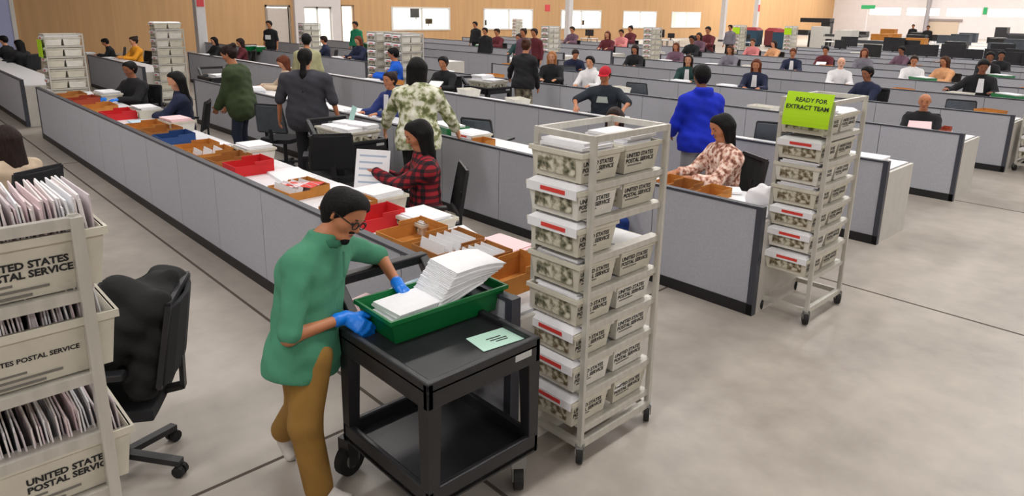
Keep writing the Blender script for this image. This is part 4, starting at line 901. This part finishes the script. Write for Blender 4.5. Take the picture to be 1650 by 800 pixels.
# ------------------------------------------------------------------ more carts, tubs, trays and papers
def cart_copy(cx, cy, label): return dup(ct, (cx + 2.3525, cy - 1.7835, 0), 0, label)
cart_copy(-6.98, 4.02, 'black utility cart carrying a wide white mail tub beside the floral blouse')
cart_copy(-14.75, 5.55, 'black utility cart with papers in the far aisle, left of the olive jacket')
cart_copy(-10.15, 8.95, 'black utility cart beside the person in black sweater')
cart_copy(-22.7, 9.75, 'black cart under green tubs in front of the man in black T-shirt')
cart_copy(-22.4, 14.3, 'black cart under green tubs near the bright doorway')
def wide_tub(x, y, z, label, wx=.68, wy=.44, rz=0):
    t = thing('mail_tub', label, 'mail tub', (x, y, z), rz)
    MB().opentub((-wx / 2 + .03, wx / 2 - .03, -wy / 2 + .03, wy / 2 - .03), (-wx / 2, wx / 2, -wy / 2, wy / 2), 0, .13, .008).obj('body', TUBW, t)
    MB().box(-wx / 2 - .008, wx / 2 + .008, -wy / 2 - .008, -wy / 2 + .004, .11, .13).box(-wx / 2 - .008, wx / 2 + .008, wy / 2 - .004, wy / 2 + .008, .11, .13).box(-wx / 2 - .008, -wx / 2 + .004, -wy / 2, wy / 2, .11, .13).box(wx / 2 - .004, wx / 2 + .008, -wy / 2, wy / 2, .11, .13).obj('rim', TUBP, t)
    MB().box(-wx / 2 + .06, wx / 2 - .06, -wy / 2 + .012, -wy / 2 + .016, .025, .1).obj('printed_panel', ART, t); MB().box(wx / 2 - .016, wx / 2 - .012, -wy / 2 + .06, wy / 2 - .06, .025, .1).obj('printed_panel', ART, t)
    return t
wide_tub(-6.98, 4.02, .775, 'wide white mail tub full of papers on the cart beside the floral blouse')
for i, (dx, dy) in enumerate(((-.17, -.08), (.16, -.06), (-.15, .09), (.17, .1))): paper_pile((-6.98 + dx, 4.02 + dy, .84), .29, .2, .085 + .012 * i, f'{["left near", "right near", "left far", "right far"][i]} stack of white papers in the tub by the floral blouse', 6, PAPER, .1 * i, jit=.02)
o = MB().bar((0, 0, 0), (.03, .04, .17), .1, .004).obj('paper_sheet', mat('aqua_paper', s2l(180, 220, 214), .7), None, (-7.2, 4.2, .94)); tag(o, 'pale aqua sheet standing up out of the wide white mail tub', 'paper')
wide_tub(-10.15, 8.95, .775, 'wide white mail tub on the cart beside the black sweater', .66, .46)
for i, dx in enumerate((-.16, .16)): paper_pile((-10.15 + dx, 8.95, .84), .28, .34, .1 + .06 * (1 - i), f'{["left", "right"][i]} heap of white mail in the tub beside the black sweater', 7, PAPER, .1)
paper_pile((-14.75, 5.55, .775), .4, .3, .06, 'white papers on the cart in the far aisle', 5)
def green_tub(x, y, z, rz, label):
    t = thing('letter_tray', label, 'tray', (x, y, z), rz)
    MB().opentub((-.13, .13, -.24, .24), (-.155, .155, -.27, .27), 0, .15, .006).obj('body', GREENP, t)
    MB().box(-.12, .12, -.22, .22, .1, .165).obj('mail', PAPER, t); return t
green_tub(-22.85, 9.7, .775, .2, 'green letter tray in front of the man in black T-shirt, left one')
green_tub(-22.4, 9.85, .775, 1.2, 'green letter tray in front of the man in black T-shirt, right one')
green_tub(-22.65, 14.2, .775, .2, 'green letter tray near the bright doorway, left one'); green_tub(-22.2, 14.4, .775, 1.2, 'green letter tray near the bright doorway, right one')
green_tub(-20.6, 17.8, .745, 1.2, 'pale green tray before the person in dark red')
DZ = .7455
def file_box(x, y, m, label, wx=.26, wy=.36, h=.11, rz=0, n=0, name='sorting_tray'):
    t = thing(name, label, 'tray', (x, y, DZ), rz)
    MB().opentub((-wx / 2, wx / 2, -wy / 2, wy / 2), (-wx / 2, wx / 2, -wy / 2, wy / 2), 0, h * .72, .006).obj('box', m, t)
    MB().box(-wx / 2, wx / 2, wy / 2 - .006, wy / 2, h * .7, h).box(-wx / 2, -wx / 2 + .006, 0, wy / 2, h * .7, h * .95).box(wx / 2 - .006, wx / 2, 0, wy / 2, h * .7, h * .95).obj('back_flap', m, t)
    if n:
        em = MB().box(-wx * .45, wx * .45, -.001, .001, 0, h * .95).mesh('envelope', PAPER)
        for i in range(n): inst('envelope', em, t, (0, -wy * .4 + i * wy * .8 / n, .01), (-.25, 0, 0))
    return t
Yt = 2.5
for x, m, lab, wx, h, n in [(-12.85, CARDD, 'olive brown cardboard tray at the left end of the front desk', .5, .1, 0), (-12.15, BRICKR, 'rust red cardboard tray, second item from the left end of the front desk', .4, .11, 0), (-11.1, CARD, 'brown cardboard tray left of the dark red tray on the front desk', .5, .11, 0),
                         (-10.3, REDB, 'dark red tray on the front desk before the woman in navy', .4, .12, 0), (-9.05, CARD, 'brown cardboard tray on the front desk, left of the navy blue tray', .42, .11, 0), (-8.6, CARDD, 'second brown cardboard tray left of the navy blue tray', .36, .11, 0), (-8.13, BLUEB, 'navy blue cardboard tray on the front desk before the olive jacket', .34, .11, 0),
                         (-7.35, CARD, 'brown cardboard tray right of the navy blue tray', .3, .12, 0), (-7.0, CARD, 'brown cardboard tray with red papers left of the bright red tray', .28, .11, 3), (-6.6, CARDD, 'brown cardboard tray directly left of the bright red tray', .28, .11, 0), (-6.2, REDB, 'bright red tray on the front desk before the charcoal shirt', .3, .13, 0),
                         (-5.2, CARD, 'brown cardboard tray with red printed papers behind the head of the man in green', .36, .09, 4), (-4.33, CARD, 'brown cardboard tray left of the red tray by the eyeglasses', .22, .14, 0), (-4.05, REDB, 'red tray on the front desk right of the face of the man in green', .24, .13, 0),
                         (-3.56, CARD, 'wide brown cardboard tray above the arm of the man in green', .3, .13, 0), (-3.2, CARDD, 'brown cardboard tray with dark edge, middle of the three by the green tray', .27, .14, 5), (-2.9, CARDD, 'brown cardboard tray behind the white paper fan', .24, .14, 6), (-2.62, CARD, 'orange brown cardboard tray at the right end of the front desk', .22, .15, 0)]:
    file_box(x, Yt + random.uniform(-.03, .03), m, lab, wx, .36, h, random.uniform(-.05, .05), n)
for i in range(4): o = MB().box(-.1, .1, -.06, .06, 0, .002).obj('paper_sheet', REDT if i % 2 else PINKP, None, (-5.25 + .05 * i, 2.5 + .03 * i, DZ + .075 + .004 * i), i * .7); tag(o, f'{["pink", "red", "pale pink", "dark red"][i]} printed slip in the tray behind the head of the man in green', 'paper')
for x, y, wx, wy, lab, tp in [(-12.6, 2.86, .5, .3, 'mail tub on the front desk beside the man with blue gloves', 'art'), (-10.45, 2.8, .44, .3, 'white mail tub on the front desk before the woman in navy', 'art'), (-9.15, 2.78, .4, .3, 'white mail tub with pink papers on the front desk, left of the olive jacket', 'art2'), (-6.95, 2.8, .36, .3, 'mail tub on the front desk between the olive jacket and charcoal shirt', 'art'), (-4.6, 2.75, .34, .32, 'mail tub on the front desk before the woman in plaid', 'art2'), (-4.02, 2.74, .4, .3, 'low white mail tub right of the woman in plaid', 'art'), (-3.15, 2.72, .36, .3, 'mail tub with pinkish papers at the right end of the front desk', 'art2')]:
    mail_tub((x, y - .12, DZ), wx, wy, .12 if x < -4.3 else .09, lab, 'heap', printed=tp, text=False)
    paper_pile((x + wx / 2, y + wy / 2 - .12, DZ + .05), wx - .06, wy - .05, .1 if x < -4.3 else .05, f'papers piled in the {" ".join(lab.split()[:10])}'.replace(' tub', ' tub', 1), 7, PINKP if 'pink' in lab else PAPER, .05, jit=.015)
for i, (x, y, wx, wy, m) in enumerate([(-11.6, 2.7, .3, .22, PAPER), (-9.75, 2.6, .3, .2, BLUEP), (-7.7, 2.78, .3, .24, PAPER), (-5.85, 2.75, .5, .3, PAPER), (-5.1, 2.8, .34, .26, PAPER), (-4.5, 2.55, .3, .2, PAPER), (-3.5, 2.85, .3, .2, PAPER), (-2.75, 2.82, .3, .24, PINKP)]):
    paper_pile((x, y, DZ), wx, wy, .018, f'{["loose", "blue edged", "spread", "wide", "small", "thin", "short", "pinkish"][i]} white paper sheets, {ORD[i]} pile from left on the front desk', 3, m, .2 * (i % 3 - 1))
R1Y = ROWY + PITCH
for x, y, m, lab, wx in [(-3.34, R1Y + .3, CARD, 'left brown cardboard tray before the woman in patterned blouse', .16), (-3.15, R1Y + .27, CARDD, 'middle brown cardboard tray before the woman in patterned blouse', .2), (-2.88, R1Y + .27, CARD, 'right brown cardboard tray before the woman in patterned blouse', .2), (-5.75, R1Y + .2, CARD, 'orange brown cardboard tray beside the white tub, left of the near rack', .22)]: file_box(x, y, m, lab, wx, .3, .1)
mail_tub((-6.25, R1Y + .22, DZ), .36, .3, .11, 'white mail tub on the second row desk below the empty grey chair', 'cover', text=False)
green_tub(-6.5, R1Y + .35, DZ, 1.4, 'small green tray on the second row desk left of the white tub')
q = SDF(); q.cap((-.06, 0, .06), (.06, .02, .07), .075, .06, .05); q.cap((.03, 0, .12), (.08, 0, .17), .05, .02, .04); q.cap((-.05, 0, .1), (-.03, .02, .15), .05, .03, .04); q.clip((0, 0, -1), 0)
o = link(bpy.data.objects.new('plastic_bag', q.mesh('plastic_bag', .012, mat('white_bag', s2l(230, 228, 232), .35), fold=.006))); o.location = (-2.5, R1Y + .4, DZ); tag(o, 'crumpled white plastic bag at the right end of the second row desk', 'bag')
paper_pile((-2.72, R1Y + .38, DZ), .3, .22, .02, 'white sheets before the patterned blouse on the second row desk', 3, PAPER, .3)
paper_pile((-2.95, R1Y + .62, DZ), .26, .2, .02, 'white sheets under the hands of the patterned blouse', 3, PAPER, .6)
paper_pile((-2.62, ROWY + 2 * PITCH + .3, DZ), .4, .3, .09, 'large heap of white papers at the right end of the third row desk', 6, PAPER, .1)
file_box(-2.6, ROWY + 3 * PITCH + .4, BRICKR, 'small rust red tray at the right end of the fourth row desk', .1, .2, .12)
green_tub(-2.95, ROWY + 5 * PITCH + .4, DZ, 1.0, 'green tray with papers right of the person in black jacket')
green_tub(-5.15, ROWY + 6 * PITCH + .35, DZ, 1.0, 'green tray right of the tan top')
green_tub(-4.2, ROWY + 7 * PITCH + .35, DZ, 1.0, 'green tray behind the person leaning over green papers')
# empty grey chairs
for x, y, d, lab in [(-6.5, 5.75, 20, 'empty dark grey chair behind the second row, left of the near rack'), (-7.95, 11.0, 10, 'empty grey chair facing away in the fourth row, above the red cap'), (-4.05, 8.5, 20, 'empty grey chair left of the lime-signed rack'), (-3.2, 13.3, 10, 'empty grey chair left of the person in black jacket'), (-9.2, 4.3, 30, 'empty grey chair between olive jacket and charcoal shirt'), (-6.78, 3.72, 60, 'black office chair right of the charcoal shirt, before the tub cart'), (-11.5, 12.9, 20, 'empty grey chair behind the black sweater')]:
    chair(x, y, d, lab, 'grey' in lab)
# papers before seated people in the rows and small trays on the back desks
for i, (lab, x, y, deg, h, d) in enumerate(SEATS):
    if i in (0, 1): continue
    k = int((y - ROWY) / PITCH); yy = ROWY + PITCH * k + random.uniform(.38, .55)
    paper_pile((x + random.uniform(-.3, .3), yy, DZ), .34, .24, random.choice([.02, .05, .1]), 'white papers before the ' + ' '.join(w_.strip(',') for w_ in lab.split()[:11]), 4, PAPER, random.uniform(-.3, .3), jit=.03)
pm_ = [MB().box(-.17, .17, -.12, .12, 0, .05).mesh('paper_stack', PAPER), MB().opentub((-.16, .16, -.12, .12), (-.18, .18, -.14, .14), 0, .11, .006).mesh('sorting_tray', CARD), MB().opentub((-.17, .17, -.12, .12), (-.2, .2, -.14, .14), 0, .13, .006).mesh('mail_tub', TUBW)]
for k in range(1, 13):
    for x in np.arange(-13.4, -2.6, 1.05):
        if random.random() < (.55 if k > 2 else .35): continue
        if k == 1 and x > -7.2: continue
        j = random.choices([0, 1, 2], [.6, .15, .25])[0]
        o = inst(pm_[j].name.split('.')[0], pm_[j], None, (x + random.uniform(-.3, .3), ROWY + PITCH * k + random.uniform(.2, .6), DZ), (0, 0, random.uniform(-.4, .4)))
        row_ = ORD[k]; tag(o, f'{["white paper stack", "open cardboard tray", "white open mail tub"][j]} lying on the {row_} row desk', ['paper stack', 'tray', 'mail tub'][j], f'{["paper stacks", "cardboard trays", "open tubs"][j]} on the {row_} row desk')
# ------------------------------------------------------------------ monitors and far equipment
def monitor(x, y, w_, label, z=.745, deg=0):
    w_ *= 1.25 if x > -11 else 1.0
    t = thing('computer_monitor', label, 'monitor', (x, y, z), math.radians(deg)); hgt = w_ * .62
    MB().box(-w_ / 2, w_ / 2, -.02, .02, .12, .12 + hgt).obj('housing', BLACKP, t); MB().box(-w_ / 2 + .015, w_ / 2 - .015, .02, .022, .135, .105 + hgt).obj('screen', SCREEN, t)
    MB().box(-.03, .03, -.04, -.02, 0, .2).box(-.11, .11, -.1, .08, 0, .015).obj('stand', BLACKP, t); return t
MON = [(-9.06, 25.44, .55), (-10.07, 30.51, .7), (-8.7, 27.98, .45), (-8.1, 27.98, .53), (-7.3, 27.98, .6), (-6.66, 27.98, .42), (-6.1, 27.98, .46), (-5.13, 25.44, .5), (-5.5, 27.98, .5), (-23.1, 33.05, .69), (-22.3, 33.05, .4), (-19.02, 30.51, .45), (-19.8, 35.58, .45), (-19.2, 35.58, .45), (-26.0, 30.51, .56), (-12.8, 33.05, .7), (-12.15, 30.51, .58), (-4.5, 25.44, .5), (-4.7, 27.98, .55), (-9.5, 30.51, .6), (-6.4, 30.51, .6)]
for i, (x, y, w_) in enumerate(MON):
    if x < -14:
        o = thing('small_table', f'small white table under {ORD[i % 16]} far left monitor group', 'table', (x, y, 0)); MB().box(-.4, .4, -.3, .3, .71, .745).obj('top', WORKTOP, o)
        for a in (-.36, .36):
            for b in (-.26, .26): MB().box(a - .02, a + .02, b - .02, b + .02, 0, .71).obj('leg', STEEL, o)
    monitor(x, y, w_, f'black computer monitor, {ORD[i] if i < 16 else ["seventeenth", "eighteenth", "nineteenth", "twentieth", "last"][i - 16]} of the dark screens on the far desks', deg=random.uniform(-20, 20))
for i, (yy, z, w_) in enumerate([(26.9, 1.5, .9), (27.9, 1.1, .55), (28.1, 1.1, .0), (32.6, 1.0, .6), (43.0, 1.0, .6)]):
    if w_: monitor(XW - 1.5, yy, w_, f'dark screen inside the lit office, {ORD[i]} from the left', z, -90)
def folding_table(x, y, L, label, rz=0):
    t = thing('folding_table', label, 'table', (x, y, 0), rz); MB().box(-L / 2, L / 2, -.4, .4, .71, .75).obj('top', WORKTOP, t)
    for a in (-L / 2 + .15, L / 2 - .15): MB().box(a - .02, a + .02, -.35, .35, 0, .03).box(a - .02, a + .02, -.03, .03, 0, .71).obj('leg', STEEL, t)
FT = [(-17.4, 51.4, 6), (-14.0, 46.4, 5), (-12.4, 50.2, 5), (-9.6, 44.8, 6), (-14.5, 41.8, 6), (-10.2, 39.5, 6), (-22, 52, 5), (-6.5, 42, 6)]
for i, (x, y, L) in enumerate(FT):
    folding_table(x, y, L, f'long white folding table in the far hall, {ORD[i]} of eight')
    for j in range(3):
        m = [BLACKP, CARD, BLACKP, GREYF][(i + j) % 4]; a = x + (j - 1) * L * .3
        hh = random.uniform(.3, .6); nm = 'carton' if m == CARD else 'equipment_case'
        q = MB().box(-.45, .45, -.3, .3, 0, hh).box(-.46, .46, -.31, .31, hh, hh + .03)
        tag(q.obj(nm, m, None, (a, y, .75)), f'{"brown carton" if m == CARD else "dark equipment case"} on the {ORD[i]} far folding table, {["left", "middle", "right"][j]}', 'box')
def sorter(x, y, L, m, label):
    t = thing('mail_sorting_machine', label, 'machine', (x, y, 0)); MB().box(-L / 2, L / 2, -.5, .5, 0, .9).box(-L / 2, -L / 2 + .8, -.5, .5, .9, 1.5).obj('cabinet', m, t)
    MB().box(-L / 2 + .9, L / 2 - .1, -.45, .45, .9, 1.05).obj('transport', mat('dark_belt', s2l(60, 62, 66), .5), t)
    for i in range(4): MB().box(-L / 2 + 1.0 + i * .5, -L / 2 + 1.4 + i * .5, -.52, -.5, .3, .75).obj('bin_front', BLACKP, t)
sorter(-13.6, 37.0, 2.6, GABLE, 'white mail sorting machine with dark screens behind the last desk rows')
sorter(-18.5, 46, 3.2, GABLE, 'white mail sorting machine in front of the green hanging sign')
sorter(-13.4, 68, 3.0, BLACKP, 'large black machine at the far right by the back wall')
sorter(-4.0, 36.5, 3.0, BLACKP, 'black machine at the right edge behind the last desk row')
def bin_(x, y, cb, cr, label):
    t = thing('collection_bin', label, 'bin', (x, y, 0)); MB().frus((-.5, .5, -.4, .4), (-.5, .5, -.42, .42), .12, 1.1).obj('body', cb, t)
    MB().frus((-.52, .52, -.44, .44), (-.3, .3, -.3, .3), 1.1, 1.3).obj('lid', cr, t); MB().box(-.45, .45, -.3, .3, 0, .12).obj('base', BLACKP, t)
BT = mat('teal_bin', s2l(34, 72, 96), .6)
DRED = mat('dark_red_lid', s2l(150, 36, 46), .6)
bin_(-24.6, 46.5, BT, DRED, 'teal blue bin with red lid by the tan wall, left one'); bin_(-23.2, 46.8, mat('brick_red_bin', s2l(110, 40, 44), .6), DRED, 'all red bin by the tan wall, middle one'); bin_(-21.2, 44, BT, DRED, 'teal blue bin with red lid by the tan wall, right one')
g_ = thing('scanning_station', 'dark T-shaped scanning station against the tan wall near the corner', 'machine', (-21.6, 50, 0))
MB().box(-.5, .9, -.3, .3, 0, 1.0).box(.3, .9, -.3, .3, 1.0, 1.75).obj('cabinet', BLACKP, g_); MB().box(-1.2, .9, -.35, .35, 1.7, 2.0).obj('arm', BLACKP, g_)
sg = thing('hanging_sign', 'green rectangular sign above the white sorting machine by the back wall', 'sign', (-29.5, 80, 0)); MB().box(-.7, .7, -.03, .03, 2.9, 3.3).obj('panel', GREENS, sg); MB().tube((0, 0, 0), (0, 0, 2.9), .05).obj('pole', COLW, sg); MB().box(-.3, .3, -.3, .3, 0, .05).obj('foot', COLW, sg)
t = thing('hanging_sign', 'small green sign between the lit clerestory windows', 'sign', (-20.42, YB - .03, 2.55)); MB().box(-.14, .2, -.03, .03, 0, .7).obj('panel', GREENS, t)

o = MB().box(XW, XW + .03, 37.2, 37.7, 2.15, 2.6).obj('wall_sign', REDS); tag(o, 'small red sign on the tan wall between the second and third office windows', 'sign')

o = struct(MB().box(XW, XW + .04, 3.2, 3.35, 0, 2.5).box(XW, XW + .04, 5.2, 5.35, 0, 2.5).box(XW, XW + .04, 3.2, 5.35, 2.4, 2.5).obj('door_5', FRAMEW)); MB().box(XW + .005, XW + .02, 3.35, 5.2, 0, 2.4).obj('leaf', mat('pale_blue_door', s2l(176, 184, 226), .4), o)
for i, y in enumerate((4.93, 5.22)): mail_tub((-16.9, y, 1.71), RW - .03, .28, .12, f'mail tub perched on top of the rack behind the man with blue gloves, {["front", "back"][i]} one', 'cover', text=False)
q = SDF(); q.cap((-.06, 0, .05), (.06, 0, .05), .06, None, .04, (np.array([0, 1., 0]), .8)); q.cap((-.05, 0, .06), (-.04, 0, .5), .055, .045, .03); q.cap((.05, 0, .06), (.04, 0, .5), .055, .045, .03); q.cap((-.04, 0, .5), (0, .02, .66), .014, None, .02); q.cap((.04, 0, .5), (0, .02, .66), .014, None, .02); q.clip((0, 0, -1), 0)
o = link(bpy.data.objects.new('tote_bag', q.mesh('tote_bag', .012, cloth('blue_bag', (14, 50, 120)), fold=.006))); o.location = (-3.485, 4.6, 0); tag(o, 'dark blue bag standing against the second row partition behind the near rack', 'bag')
